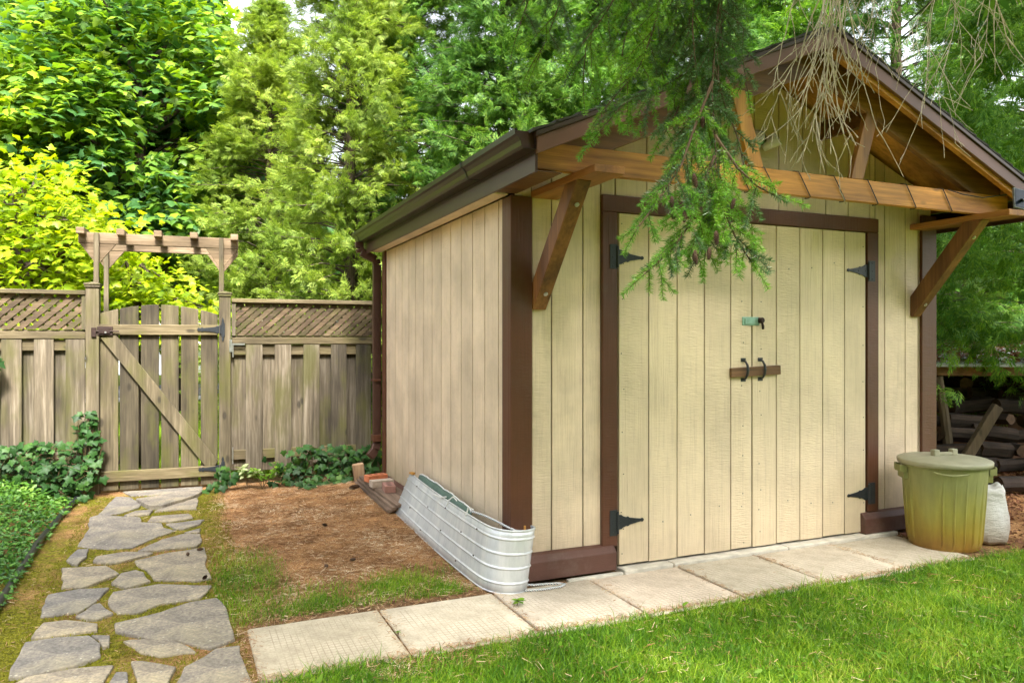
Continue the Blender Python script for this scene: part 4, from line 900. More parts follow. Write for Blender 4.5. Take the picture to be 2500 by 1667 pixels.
# ------------------------------------------------------------------ grass and litter
def in_stone(x, y):
    r = np.zeros(len(x), bool)
    for poly in STONES:
        c_ = np.zeros(len(x), bool); n = len(poly)
        for i in range(n):
            (x1, y1), (x2, y2) = poly[i], poly[(i+1) % n]
            if y1 == y2: continue
            c_ ^= ((y1 > y) != (y2 > y)) & (x < (x2-x1)*(y-y1)/(y2-y1)+x1)
        r |= c_
    r |= (x > -1.45) & (x < 3.0) & (y > -.70) & (y < -.09)
    return r
def grass(name, x, y, h, wd, mat, z0, lean=.55):
    n = len(x); a = rng.uniform(0, 2*math.pi, n); sd_ = np.stack([np.cos(a), np.sin(a), np.zeros(n)], -1)*wd[:, None]/2
    ln = np.stack([rng.normal(0, 1, n)+.25, rng.normal(0, 1, n)+.15, np.zeros(n)], -1)*(h*lean*rng.uniform(.3, 1.1, n))[:, None]
    b = np.stack([x, y, z0], -1); up = np.zeros((n, 3)); up[:, 2] = h
    m_ = b+up*.55+ln*.32; t = b+up*.92+ln
    V = np.stack([b-sd_, b+sd_, m_+sd_*.8, m_-sd_*.8, t], 1).reshape(-1, 3)
    base = (np.arange(n)*5)[:, None]; F = (np.array([0, 1, 2, 3, 3, 2, 4])[None, :]+base).ravel()
    return fast(name, V, F, np.tile([4, 3], n), mat)
m_grass = leaf('grass_blade', [(0, (.02, .075, .004)), (.35, (.07, .19, .008)), (.62, (.18, .34, .014)), (.86, (.38, .49, .04)), (1, (.64, .52, .22))], .35, .45, 1.6, (1.15, 1.25, .6), spec=.3)
n = 230000; x = rng.uniform(-1.7, 5.5, n); y = -.62-rng.random(n)**.9*1.75
ga = grass_amt(x, y)*(.25+.75*sm(-.5, .2, vnoise(x, y, 4.7, 6)+.30)); keep = (rng.random(n) < ga*1.0) & ~in_stone(x, y)
d2 = (x-EYE[0])*FW[0]+(y-EYE[1])*FW[1]; lt_ = (x-EYE[0])*RT[0]+(y-EYE[1])*RT[1]
keep &= (d2 > 1.7) & (np.abs(lt_) < d2*.75+.3) & ((x < 3.3) | (y < -.75))
x, y = x[keep], y[keep]; n = len(x)
h = rng.uniform(.032, .075, n)*(.75+.35*(vnoise(x, y, 7)+.4)); h = np.where(rng.random(n) < .02, h*1.7, h)
o = grass('lawn_grass', x, y, h, rng.uniform(.002, .0052, n), m_grass, np.full(n, -.02), .9); tag(o, 'short green lawn grass in the foreground', 'grass', kind='stuff')
n = 60000; x = rng.uniform(-1.7, -.15, n); y = rng.uniform(-.1, 1.5, n); keep = (rng.random(n) < grass_amt(x, y)*.8) & ~in_stone(x, y)
x, y = x[keep], y[keep]; n = len(x)
o = grass('soil_grass', x, y, rng.uniform(.02, .05, n), rng.uniform(.0018, .0032, n), m_grass, hgt(x, y), .8); tag(o, 'thin patch of grass on the brown needle litter behind the slabs', 'grass', kind='stuff')
n = 3200; x = rng.uniform(-1.3, 4.5, n); y = -.75-rng.random(n)*1.6; kp = vnoise(x, y, 3, 12) > .25; x, y = x[kp], y[kp]; n = len(x)
o = scatter('lawn_weeds', OVAL, np.stack([x, y, rng.uniform(.005, .035, n)], -1), frames(np.stack([rng.normal(0, 1, n), rng.normal(0, 1, n), rng.normal(.3, .3, n)], -1), rng.normal(0, .4, (n, 3))+[0, 0, 1]), rng.uniform(.012, .045, n), m_young); tag(o, 'small broad weed leaves scattered through the lawn grass', 'weeds', kind='stuff')
n = 7000; x = rng.uniform(-1.5, 5, n); y = -.7-rng.random(n)*1.7
litter_args = (x, y, rng.uniform(-.005, .03, n), rng.uniform(.02, .06, n), rng.uniform(.0012, .0024, n))
# moss tufts between the stones
m_moss = leaf('moss_tuft', [(0, (.09, .055, .015)), (.3, (.13, .13, .012)), (.65, (.25, .26, .02)), (1, (.42, .38, .08))], .3, .8, 2.5, (1.2, 1.1, .5), .1)
n = 120000; y = rng.uniform(-1.45, 3.7, n); x = rng.uniform(-3.2, -1.25, n); keep = ~in_stone(x, y) & (x > bed_edge(y)+.02) & ((rng.random(n) < .0+.95*vnoise(x, y, 2.3, 4)) | ((x > -2.45) & (rng.random(n) < .5))) & ((x < -1.4-.05*vnoise(x, y, 8)) | (y < .0))
keep &= (y < 3.6)
x, y = x[keep], y[keep]; n = len(x)
o = grass('moss', x, y, rng.uniform(.006, .018, n), rng.uniform(.002, .005, n), m_moss, hgt(x, y)-.001, 1.0); tag(o, 'yellow green moss filling the joints of the flagstone path', 'moss', kind='stuff')
n = 9000; y = rng.uniform(4.1, 10, n); x = rng.uniform(-3.4, .6, n)
m_lawnb = leaf('back_lawn_blade', [(0, (.10, .22, .01)), (.6, (.26, .42, .02)), (1, (.45, .58, .04))], .4, .5, 1)
o = grass('back_lawn', np.repeat(x, 3)+rng.normal(0, .02, 3*n), np.repeat(y, 3), rng.uniform(.05, .1, 3*n), rng.uniform(.006, .012, 3*n), m_lawnb, np.full(3*n, -.02)); tag(o, 'bright sunlit lawn seen through the gaps of the gate', 'grass', kind='stuff')
# needle litter
m_need = leaf('dead_needle', [(0, (.06, .028, .015)), (.3, (.22, .10, .045)), (.55, (.46, .27, .13)), (.82, (.72, .57, .38)), (1, (.88, .78, .58))], .1, .8, 3, (1, 1, 1), .2)
def litter(name, x, y, z, L, wd, mat, label):
    n = len(x); a = rng.uniform(0, math.pi, n); d = np.stack([np.cos(a), np.sin(a), rng.normal(0, .12, n)], -1)*L[:, None]/2; s_ = np.stack([-np.sin(a), np.cos(a), rng.normal(0, .5, n)], -1)*wd[:, None]/2
    c_ = np.stack([x, y, z], -1); V = np.stack([c_-d-s_, c_+d-s_, c_+d+s_, c_-d+s_], 1).reshape(-1, 3)
    o = fast(name, V, (np.array([0, 1, 2, 3])[None, :]+(np.arange(n)*4)[:, None]).ravel(), np.full(n, 4), mat); return tag(o, label, 'litter', kind='stuff')
n = 110000; x = rng.uniform(-3.0, -.10, n); y = rng.uniform(-.9, 3.75, n); keep = (x > bed_edge(y)) & (rng.random(n) < .06+sm(-1.6, -1.3, x)*(.4+.6*sm(-.6, .6, vnoise(x, y, 4, 8)))) & ~in_stone(x, y); x, y = x[keep], y[keep]; n = len(x)
litter('needle_litter', x, y, hgt(x, y)+rng.uniform(.002, .012, n), rng.uniform(.015, .05, n), rng.uniform(.0013, .0028, n), m_need, 'brown and straw coloured dead needles covering the soil beside the side wall')
litter('lawn_litter', *litter_args, m_need, 'dry straw coloured stems lying in the lawn')
n = 5000; x = rng.uniform(-1.5, 3.0, n); y = -.72+np.abs(rng.normal(0, .03, n)); j_ = rng.random(n) < .35; y = np.where(j_, rng.uniform(-.7, -.1, n), y); x = np.where(j_, np.array(sxs)[rng.integers(0, 8, n)]+rng.normal(0, .022, n), x)
litter('slab_litter', x, y, np.full(n, .007), rng.uniform(.01, .035, n), rng.uniform(.001, .002, n), m_need, 'dead needles gathered in the joints of the concrete slabs')
n = 9000; x = rng.uniform(3.3, 6.5, n); y = rng.uniform(-.72, 2.0, n)
m_dl = leaf('dead_leaf', [(0, (.07, .025, .012)), (.5, (.17, .07, .035)), (1, (.34, .18, .10))], .1, .8, 2, (1, 1, 1))
d = unit(np.stack([rng.normal(0, 1, n), rng.normal(0, 1, n), rng.normal(0, .2, n)], -1)); nr = unit(np.stack([rng.normal(0, .4, n), rng.normal(0, .4, n), np.ones(n)], -1))
o = scatter('leaf_litter', OVAL, np.stack([x, y, rng.uniform(-.01, .02, n)], -1), frames(d, nr), rng.uniform(.02, .05, n), m_dl); tag(o, 'reddish brown dead leaves on the ground right of the shed', 'litter', kind='stuff')
# lawn weeds, cones on the ground
m_cone = plain('cone_scale', (.075, .040, .020), .7, 0, 60, .3, .4, 30)
def cone_mb(L=.05, r=.013, seed=0):
    mb = MB(); rr = random.Random(seed); n = 15
    for j in range(n):
        t = j/(n-1); z = -L*t; rad = r*math.sin(math.pi*(.12+.80*t))**.7
        for k in range(6):
            a = 6.283*k/6+j*.52+rr.uniform(-.1, .1); c_, s_ = math.cos(a), math.sin(a)
            mb.add([(c_*rad*.2, s_*rad*.2, z+.003), (c_*rad*.8-s_*.0045, s_*rad*.8+c_*.0045, z-.001), (c_*rad*1.15, s_*rad*1.15, z-.0055), (c_*rad*.8+s_*.0045, s_*rad*.8-c_*.0045, z-.001)], [(0, 1, 2, 3)])
    mb.lathe((0, 0, 0), [(.001, .002), (r*.5, -.2*L), (r*.6, -.5*L), (r*.35, -.85*L), (.001, -L)], 8)
    return mb
gc0 = cone_mb(.035, .010, 2).build('fallen_cone', m_cone)
cl = [((1195, 1340), 'small dark cone on the flagstone with the white splash'), ((648, 1312), 'small dark cone on the big square-cornered flagstone'), ((628, 1405), 'small dark cone at the lower corner of the big square-cornered flagstone')]
FC = [(q*1135, 1100+q*628, 'small dark cone lying on the big square-cornered flagstone, near its far edge'), (q*1228, 1100+q*593, 'small dark cone at the far right corner of the big square-cornered flagstone'), (q*1250, 1100+q*757, 'small dark cone at the near right corner of the big square-cornered flagstone'),
      (q*1950, 1100+q*460, 'cone on the needle litter, farthest out of those beside the toboggan'), (q*2118, 1100+q*655, 'cone on the needle litter halfway along the toboggan'), (q*1980, 1100+q*690, 'cone on the needle litter in front of the grass patch'), (q*2170, 1100+q*255, 'larger brown cone at the foot of the ivy heap')]
for i, (a, b, lab) in enumerate(FC):
    o = gc0 if i == 0 else gc0.copy()
    if i: C.objects.link(o)
    g0 = onz(a, b, .018); s = 1.0 if i < 6 else 2.2
    o.location = (g0[0], g0[1], .02 if i < 3 else .02+float(hgt(g0[0], g0[1]))); o.rotation_euler = (1.45, 0, i*1.3); o.scale = (s, s, s); tag(o, lab, 'cone', 'fallen cones on the ground')
# ------------------------------------------------------------------ woodshed and logs
def WS(a, b, z): return (EYE[0]+b*FW[0]+a*RT[0], EYE[1]+b*FW[1]+a*RT[1], z)
ws = thing('woodshed', WS(5.2, 7.8, 0), 'low lean-to firewood store with a flat littered roof, right of the shed', 'wood store')
m_old = wood('old_post_wood', (.05, .036, .02), (.10, .075, .045), (.15, .12, .075), 'z'); m_tin = plain('roof_sheet', (.38, .40, .41), .5, .3, 30, .2, .3)
def wb(): return MB(WS)
wb().add([(3.7, 7.15, 1.13), (7.5, 7.15, 1.12), (7.5, 8.7, 1.34), (3.7, 8.7, 1.34), (3.7, 7.15, 1.153), (7.5, 7.15, 1.143), (7.5, 8.7, 1.355), (3.7, 8.7, 1.355)], [(0, 1, 2, 3), (4, 5, 6, 7), (0, 1, 5, 4), (1, 2, 6, 5), (2, 3, 7, 6), (3, 0, 4, 7)]).build('roof', m_tin, ws)
wb().box(3.7, 7.5, 7.22, 7.26, 1.04, 1.128).build('roof_beam', m_dkraf, ws)
wb().box(3.6, 7.5, 8.55, 8.6, 0, 1.3).build('rear_wall', m_dkraf, ws); wb().box(3.55, 3.6, 7.3, 8.55, 0, 1.2).build('side_wall', m_dkraf, ws)
MB().tube([WS(4.10, 7.20, 1.03), WS(4.14, 7.15, .6), WS(4.19, 7.1, -.05)], [.042, .045, .05], 8).build('support_post', m_old, ws); MB().tube([WS(6.4, 7.2, 1.03), WS(6.4, 7.2, -.05)], .045, 8).build('support_post', m_old, ws)
n = 5200; a = rng.uniform(3.7, 7.4, n); b = rng.uniform(7.2, 8.65, n); zz = 1.15+(b-7.15)/1.55*.21+rng.uniform(0, .05, n)
pw = np.stack([EYE[0]+b*FW[0]+a*RT[0], EYE[1]+b*FW[1]+a*RT[1], zz], -1); d = unit(np.stack([rng.normal(0, 1, n), rng.normal(0, 1, n), rng.normal(0, .25, n)], -1)); nr = unit(np.stack([rng.normal(0, .6, n), rng.normal(0, .6, n), np.ones(n)], -1))
o = scatter('roof_litter', OVAL, pw, frames(d, nr), rng.uniform(.03, .07, n), m_dl); tag(o, 'thick brown leaf litter lying on the low lean-to roof', 'litter', kind='stuff')
m_bark = wood('log_bark', (.010, .006, .004), (.030, .018, .012), (.08, .052, .034), 'x', .9, var=.5, bstr=1.0, knots=False)
m_end = plain('log_end', (.085, .05, .03), .9, 0, 60, .4, .35, 30)
m_yend = plain('rotten_log_end', (.42, .27, .05), .9, 0, 30, .9, .6, 14)
def log(c_, az, tilt, L, r, lab, mat=None, endm=None, group='firewood logs in the wood store'):
    rr = random.Random(hash((round(c_[0], 2), round(c_[2], 2))) & 255); n = 11; ph = [rr.uniform(-.18, .12) for _ in range(n)]
    mb = MB(); rows = []
    for j in range(5):
        t = -.5+j/4; rows.append([(t*L, r*(1+ph[k % n])*math.cos(6.283*k/n)+.01*math.sin(j*1.5), r*(1+ph[k % n])*math.sin(6.283*k/n)) for k in range(n+1)])
    mb.grid(rows); o = mb.build('log', mat or m_bark)
    for t in (-.5, .5):
        e = MB(); e.add([(t*(L-.006), r*.97*(1+ph[k])*math.cos(6.283*k/n), r*.97*(1+ph[k])*math.sin(6.283*k/n)) for k in range(n)], [tuple(range(n))]); e.build('cut_end', endm or m_end, o)
    o.location = WS(*c_); o.rotation_euler = (0, tilt, az-TH); tag(o, lab, 'log', group); return o
rr = random.Random(21)
for row in range(8):
    z = .09+row*.125
    for k in range(9):
        a = 3.85+k*.33+rr.uniform(-.06, .06)+(.16 if row % 2 else 0); b = 6.75+row*.16+rr.uniform(-.06, .08)
        if a > 6.7: continue
        end = rr.random() < .30
        log((a, b, z+rr.uniform(-.02, .02)), (math.pi/2+rr.uniform(-.5, .5)) if end else rr.uniform(-.35, .35), rr.uniform(-.14, .14), rr.uniform(.34, .46), rr.uniform(.055, .085), 'dark firewood log '+('showing its cut end, ' if end else 'lying sideways, ')+('bottom rows' if row < 3 else 'middle rows' if row < 6 else 'top rows')+' of the wood store')
log((4.98, 6.55, .84), 1.45, .05, .5, .085, 'thick log with a rotten yellow and black end at the right edge', endm=m_yend)
log((5.15, 6.45, .60), .15, .02, .62, .10, 'thick smooth pale brown log under the rotten one at the right edge', mat=wood('pale_bark', (.10, .06, .035), (.22, .14, .08), (.3, .2, .13), 'x', .8))
log((4.62, 6.5, .90), .2, -.12, .36, .04, 'thin pale split piece lying on top, left of the rotten log', mat=m_old)
o = MB().obox(WS(4.33, 6.95, .48), (Vector((RT[0]*.52, RT[1]*.52, .85)), Vector((RT[0]*.85, RT[1]*.85, -.52)), Vector((FW[0], FW[1], 0))), (.34, .045, .03)).build('timber', m_old, bevel=.004); tag(o, 'pale squared timber leaning against the log pile beside the post', 'timber')
# ------------------------------------------------------------------ trees
m_trunk = wood('tree_bark', (.03, .02, .013), (.075, .052, .035), (.14, .105, .075), 'z', .95, var=.2, bstr=1, knots=False)
m_limb = plain('tree_limb_bark', (.10, .075, .055), .9, 0, 40, .6, .35)
m_cedG = leaf('cedar_spray_green', [(0, (.035, .11, .025)), (.4, (.09, .21, .035)), (.75, (.20, .34, .05)), (1, (.38, .48, .09))], .38, .5, .9, (1.2, 1.3, .7))
m_cedY = leaf('cedar_spray_yellow', [(0, (.09, .17, .03)), (.35, (.19, .29, .045)), (.7, (.34, .43, .07)), (.95, (.50, .55, .12)), (1, (.30, .17, .08))], .42, .5, .9, (1.2, 1.25, .6))
m_cedD = leaf('cedar_spray_dark', [(0, (.035, .11, .020)), (.4, (.09, .22, .030)), (.75, (.22, .38, .04)), (1, (.38, .52, .06))], .36, .5, .9, (1.2, 1.3, .6))
m_maple = leaf('maple_leaf', [(0, (.03, .09, .035)), (.3, (.06, .16, .045)), (.55, (.15, .28, .03)), (.78, (.32, .46, .025)), (1, (.50, .60, .03))], .42, .42, .42, (1.35, 1.35, .35), .35)
m_yellow = leaf('shrub_leaf', [(0, (.09, .17, .010)), (.3, (.22, .34, .010)), (.65, (.42, .54, .014)), (.94, (.60, .62, .04)), (1, (.6, .35, .08))], .48, .45, 1.0, (1.25, 1.2, .3), .35)
def cedar_mesh(seed, R, H, z0, nb, per, size):
    rg = np.random.default_rng(seed); P_, D_, N_, S_ = [], [], [], []; tr = MB(); lb = MB()
    tr.tube([(0, 0, -.1), (.03, .02, H*.5), (0, .04, H*.97)], [.11, .075, .02], 8)
    for i in range(nb):
        az = rg.uniform(0, 2*math.pi); z = z0+(H-z0)*rg.random()**.95; prof = min(1.0, ((H-z)/(H-z0)*1.9)**.65)*(.82+.18*math.sin(z*2.1+az*2)); L = R*prof*rg.uniform(.72, 1.12)
        up = rg.uniform(.0, .45); o_ = np.array([math.cos(az), math.sin(az), 0]); base = np.array([0, 0, z]); tip = base+o_*L+np.array([0, 0, up*L-.12*L*L])
        lb.tube([tuple(base), tuple(base+(tip-base)*.5+np.array([0, 0, .08])), tuple(tip)], [.013, .008, .004], 4, False)
        m_ = per; t = rg.uniform(.42, 1.05, m_)**.8
        pp = base+(tip-base)*t[:, None]+rg.normal(0, 1, (m_, 3))*np.array([.075, .075, .06]); P_.append(pp)
        dd = o_*.7+rg.normal(0, .55, (m_, 3))+np.array([0, 0, .12-.25*rg.random()]); D_.append(dd)
        sd_ = np.array([-o_[1], o_[0], 0]); N_.append(rg.normal(0, .55, (m_, 3))+o_*.55+np.array([0, 0, .55])); S_.append(rg.uniform(.6, 1.15, m_)*size)
    return tr, lb, np.concatenate(P_), np.concatenate(D_), np.concatenate(N_), np.concatenate(S_)
def cedar_proto(seed, R, H, z0, nb, per, size, mat, label, cat='cedar tree', group='cedar trees behind the shed and fence'):
    tr, lb, p_, d_, n_, s_ = cedar_mesh(seed, R, H, z0, nb, per, size)
    r = thing('cedar_tree', (0, 0, 0), label, cat, group); tr.build('trunk', m_trunk, r, smooth=True); lb.build('limbs', m_limb, r)
    scatter('crown', CEDAR, p_, frames(d_, n_), s_, mat, r); return r
def copy_tree(o, mat=None):
    c_ = o.copy(); C.objects.link(c_)
    for ch in o.children:
        k = ch.copy(); C.objects.link(k); k.parent = c_
        if mat is not None and ch.name.startswith('crown'): k.material_slots[0].link = 'OBJECT'; k.material_slots[0].material = mat
    return c_
def place(o, px, dd, rot, s=1.0, lab=None):
    a = (px-1250)/1828*dd; o.location = WS(a, dd, 0); o.rotation_euler = (0, 0, rot); o.scale = (s, s, s)
    if lab: o['label'] = lab
    return o
ced1 = cedar_proto(31, 1.15, 7.6, .5, 620, 40, .165, m_cedG, '')
ced2 = cedar_proto(32, 1.2, 7.4, .4, 430, 36, .165, m_cedY, '')
ced3 = cedar_proto(33, 1.15, 7.4, .4, 260, 32, .16, m_cedG, '')
CED = [(ced2, 655, 10.8, 0, 1.0, m_cedY, 'loose yellow green cedar touching the right side of the maple'),
 (ced2, 862, 9.0, 2.1, .90, m_cedY, 'loose yellow green cedar right behind the right fence'),
 (ced1, 1010, 9.9, 1.0, 1.0, m_cedG, 'dense green cedar rising behind the gutter end of the shed'),
 (ced1, 1230, 9.2, 3.2, 1.0, m_cedG, 'dense green cedar behind the middle of the left roof slope'),
 (ced1, 1450, 9.6, 4.4, 1.02, m_cedD, 'dark cedar behind the upper part of the left roof slope'),
 (ced1, 1690, 9.0, 5.3, 1.0, m_cedD, 'dark cedar behind the hanging spruce bough'),
 (ced2, 1940, 9.2, .7, 1.0, m_cedD, 'dark cedar behind the roof peak'),
 (ced3, 2190, 8.6, 2.7, 1.0, m_cedG, 'thin dark cedar above the right roof slope'),
 (ced3, 2360, 10.2, 3.6, 1.0, m_cedG, 'green cedar farther back at the right, sky showing through it'),
 (ced3, 2560, 7.9, 1.9, 1.0, m_cedD, 'dark cedar whose boughs hang over the wood store at the right edge')]
for i, (src, px, dd, rot, s, mat, lab) in enumerate(CED):
    if i == 0: o = ced2; place(o, px, dd, rot, s, lab)
    elif i == 2: o = ced1; place(o, px, dd, rot, s, lab)
    elif i == 7: o = ced3; place(o, px, dd, rot, s, lab)
    else: o = copy_tree(src, mat); place(o, px, dd, rot, s, lab)
ced2.scale = (1, 1, .84)
# low hanging boughs of the right hand cedar, in front of the wood store
tr_, lb_, p_, d_, n_, s_ = cedar_mesh(77, 1.25, 4.6, .95, 250, 22, .15)
rt = thing('cedar_tree', WS(4.05, 6.35, 0), 'leaning cedar with low drooping boughs between the shed corner and the wood store', 'cedar tree', 'cedar trees behind the shed and fence')
off = np.array(WS(4.45, 6.6, 0)); kp = np.ones(len(p_), bool)
W_ = p_+off; lat = (W_[:, 0]-EYE[0])*RT[0]+(W_[:, 1]-EYE[1])*RT[1]; dep = (W_[:, 0]-EYE[0])*FW[0]+(W_[:, 1]-EYE[1])*FW[1]
kp = (W_[:, 2] > 1.02+.25*np.sin(lat*5)+.12*np.sin(lat*13)) & (W_[:, 0] > 3.55)
d_[:, 2] -= .75
o = scatter('crown', CEDAR, W_[kp], frames(d_[kp], n_[kp]), s_[kp], m_cedD, rt)
MB().tube([WS(5.5, 6.9, -.1), WS(5.2, 6.75, 1.6), WS(4.5, 6.6, 4.4)], [.09, .07, .02], 8).build('trunk', m_trunk, rt, smooth=True)
# maples
def maple(name, label, px, dd, Rr, zc, Hh, ncl, per, size, mat, seed, tmpl=MAPLE, flat=.22, cl=.50, cat='maple tree', group=None, zmin=1.9):
    rg = np.random.default_rng(seed); c0 = np.array(WS((px-1250)/1828*dd, dd, 0)); root = thing(name, tuple(c0), label, cat, group)
    tr = MB(); tr.tube([tuple(c0), tuple(c0+[.1, .05, zc*.6]), tuple(c0+[0, .2, zc+Hh*.6])], [.17, .13, .05], 10); tr.build('trunk', m_trunk, root, smooth=True)
    lb = MB(); P_, D_, N_, S_ = [], [], [], []
    for i in range(ncl):
        a = rg.uniform(0, 2*math.pi); b = math.asin(rg.uniform(-.85, 1)); rr_ = rg.uniform(.5, 1.0)**.6
        q_ = c0+np.array([Rr*math.cos(a)*math.cos(b)*rr_, Rr*math.sin(a)*math.cos(b)*rr_*.8, zc+Hh*math.sin(b)*rr_])
        if q_[2] < zmin: q_[2] = zmin+rg.random()*.5
        o_ = unit(q_-(c0+[0, 0, zc-Hh*.3]))
        st_ = c0+np.array([0, 0, max(1.2, q_[2]-Hh*.35)])
        if i % 2 == 0: lb.tube([tuple(st_), tuple((st_+q_)/2+[0, 0, .2]), tuple(q_)], [.035, .022, .006], 5, False)
        m_ = per; u = rg.normal(0, 1, (m_, 3)); u = u/np.maximum(1, np.linalg.norm(u, axis=1, keepdims=True)/1.5); pp = q_+u*np.array([cl, cl, cl*flat]); hd = np.linalg.norm((pp-q_)[:, :2], axis=1); pp[:, 2] -= .35*hd*hd/cl
        P_.append(pp); out_ = (pp-q_)*np.array([1, 1, .2]); D_.append(unit(out_)*.8+o_*.4+rg.normal(0, .3, (m_, 3))+[0, 0, -.45]); N_.append(rg.normal(0, .48, (m_, 3))+unit(out_)*.45+np.array([-.1, -.35, 1.0])); S_.append(rg.uniform(.65, 1.2, m_)*size)
    lb.build('limbs', m_limb, root)
    scatter('crown', tmpl, np.concatenate(P_), frames(np.concatenate(D_), np.concatenate(N_)), np.concatenate(S_), mat, root); return root
maple('maple_tree', 'big bright green maple filling the upper left behind the gate', 330, 11.8, 2.3, 4.6, 2.7, 190, 120, .15, m_maple, 41, zmin=2.2)
maple('maple_tree', 'second maple at the far left edge, behind the yellow shrub', -60, 13.2, 2.4, 5.0, 2.9, 190, 95, .165, m_maple, 42, zmin=2.2)
maple('maple_tree', 'maple crown farthest back, seen between the first maple and the cedars', 450, 15.0, 1.9, 4.9, 2.6, 150, 90, .18, m_maple, 43, zmin=2.1)
maple('flowering_shrub' if False else 'yellow_shrub', 'glowing yellow green shrub leaning over the left fence', 60, 7.9, 1.05, 2.25, .95, 120, 44, .090, m_yellow, 44, flat=.8, cl=.30, cat='shrub', zmin=1.45)
maple('yellow_shrub', 'lower yellow green shrub seen under the arbor', 330, 8.2, .75, 1.72, .50, 64, 42, .080, m_yellow, 45, flat=.8, cl=.24, cat='shrub', zmin=1.5)
# far wood
n = 16000; aa = rng.uniform(-16, 1.0, n); bb = rng.uniform(19, 26, n); zz = 2.4+rng.random(n)**.8*10.5
aa2 = rng.uniform(-6, 22, n); bb2 = rng.uniform(15, 24, n); zz2 = rng.random(n)**1.0*3.6+1.0
a_ = np.concatenate([aa, aa2[:6000]]); b_ = np.concatenate([bb, bb2[:6000]]); z_ = np.concatenate([zz, zz2[:6000]]); n = len(a_)
kp = ~((a_ < 1) & (z_ < 2.3)) & ~((a_ > -8.5*b_/22) & (z_ > 5.0)); a_, b_, z_ = a_[kp], b_[kp], z_[kp]; n = len(a_)
pw = np.stack([EYE[0]+b_*FW[0]+a_*RT[0], EYE[1]+b_*FW[1]+a_*RT[1], z_], -1)
d = rng.normal(0, 1, (n, 3))+[0, 0, -.4]; nr = rng.normal(0, .5, (n, 3))+[-.1, -.5, .9]
o = scatter('far_wood', MAPLE, pw, frames(d, nr), rng.uniform(.35, .6, n), leaf('far_leaf', [(0, (.015, .06, .012)), (.6, (.04, .13, .015)), (1, (.12, .25, .02))], .35, .5, .25)); tag(o, 'distant dark green wood behind all the trees', 'wood', kind='stuff')
n = 9000; an = rng.uniform(1.75, 4.53, n); rr_ = rng.uniform(11, 15, n); z_ = rng.random(n)**.9*8  # ring of large leaves out of view, added to block the low sky
pw = np.stack([EYE[0]+rr_*np.sin(TH+an), EYE[1]+rr_*np.cos(TH+an), z_], -1)
o = scatter('sky_block_foliage', MAPLE, pw, frames(rng.normal(0, 1, (n, 3)), rng.normal(0, .6, (n, 3))+[0, 0, .7]), rng.uniform(.5, .9, n), m_cedD); tag(o, 'unseen ring of leaves added behind the viewer to block low sky', 'trees', kind='stuff')
# ------------------------------------------------------------------ spruce with hanging boughs
m_spr = leaf('spruce_needle', [(0, (.035, .095, .035)), (.5, (.085, .19, .06)), (1, (.20, .35, .12))], .2, .32, 3, (1.1, 1.2, .8), .6)
m_spy = leaf('young_spruce_needle', [(0, (.09, .27, .04)), (.5, (.19, .41, .05)), (1, (.40, .58, .07))], .35, .4, 3, (1.1, 1.2, .5), .45)
m_twig = plain('spruce_twig', (.10, .06, .035), .85)
sprc = thing('spruce_tree', (3.1, -2.75, 0), 'spruce whose hanging boughs and bare twigs drop in front of the shed from above', 'spruce tree')
MB().tube([(3.3, -2.7, -.1), (3.28, -2.68, 2.5), (3.2, -2.6, 6.5)], [.17, .14, .07], 12).build('trunk', m_trunk, sprc, smooth=True)
lm = MB(); lm.tube([(3.22, -2.62, 3.5), (2.2, -2.3, 3.75), (1.1, -2.0, 3.7), (.2, -1.8, 3.55), (-.7, -1.7, 3.35)], [.07, .06, .045, .03, .012], 8)
lm.tube([(3.22, -2.62, 3.9), (2.6, -2.1, 4.05), (2.0, -1.7, 3.85), (1.2, -1.35, 3.6)], [.05, .04, .03, .015], 8); lm.build('limb', m_trunk, sprc, smooth=True)
n = 1900; a_ = rng.uniform(0, 6.283, n); r_ = 3.9*np.sqrt(rng.random(n)); x = 1.7+r_*np.cos(a_)*.95; y = -2.7+r_*np.sin(a_)*.8; z = rng.uniform(3.6, 8.5, n)-.25*(np.hypot(x-3.2, y+2.6)-2)  # crown out of view, added and shaped to shade the shed
m_x = 520; x = np.concatenate([x, rng.uniform(-4.4, -1.2, m_x)]); y = np.concatenate([y, rng.uniform(-4.6, -1.2, m_x)]); z = np.concatenate([z, rng.uniform(3.8, 6.5, m_x)])  # extra unseen cluster on the left, added to shade the path
dep = (x-EYE[0])*FW[0]+(y-EYE[1])*FW[1]; kp = (z > 1.37+.50*np.maximum(dep, 0)+.45) & (np.hypot(x-3.2, y+2.6) < 8.2) & (z > 3.3)
x, y, z = x[kp], y[kp], z[kp]; n = len(x)
scatter('unseen_shade_foliage', CEDAR, np.stack([x, y, z], -1), frames(rng.normal(0, 1, (n, 3))+[0, 0, -.3], rng.normal(0, .6, (n, 3))+[0, 0, 1]), rng.uniform(.45, .8, n), m_cedG, sprc)
Pn, Dn, Yn = [], [], []; twg = MB(); rs = random.Random(12)
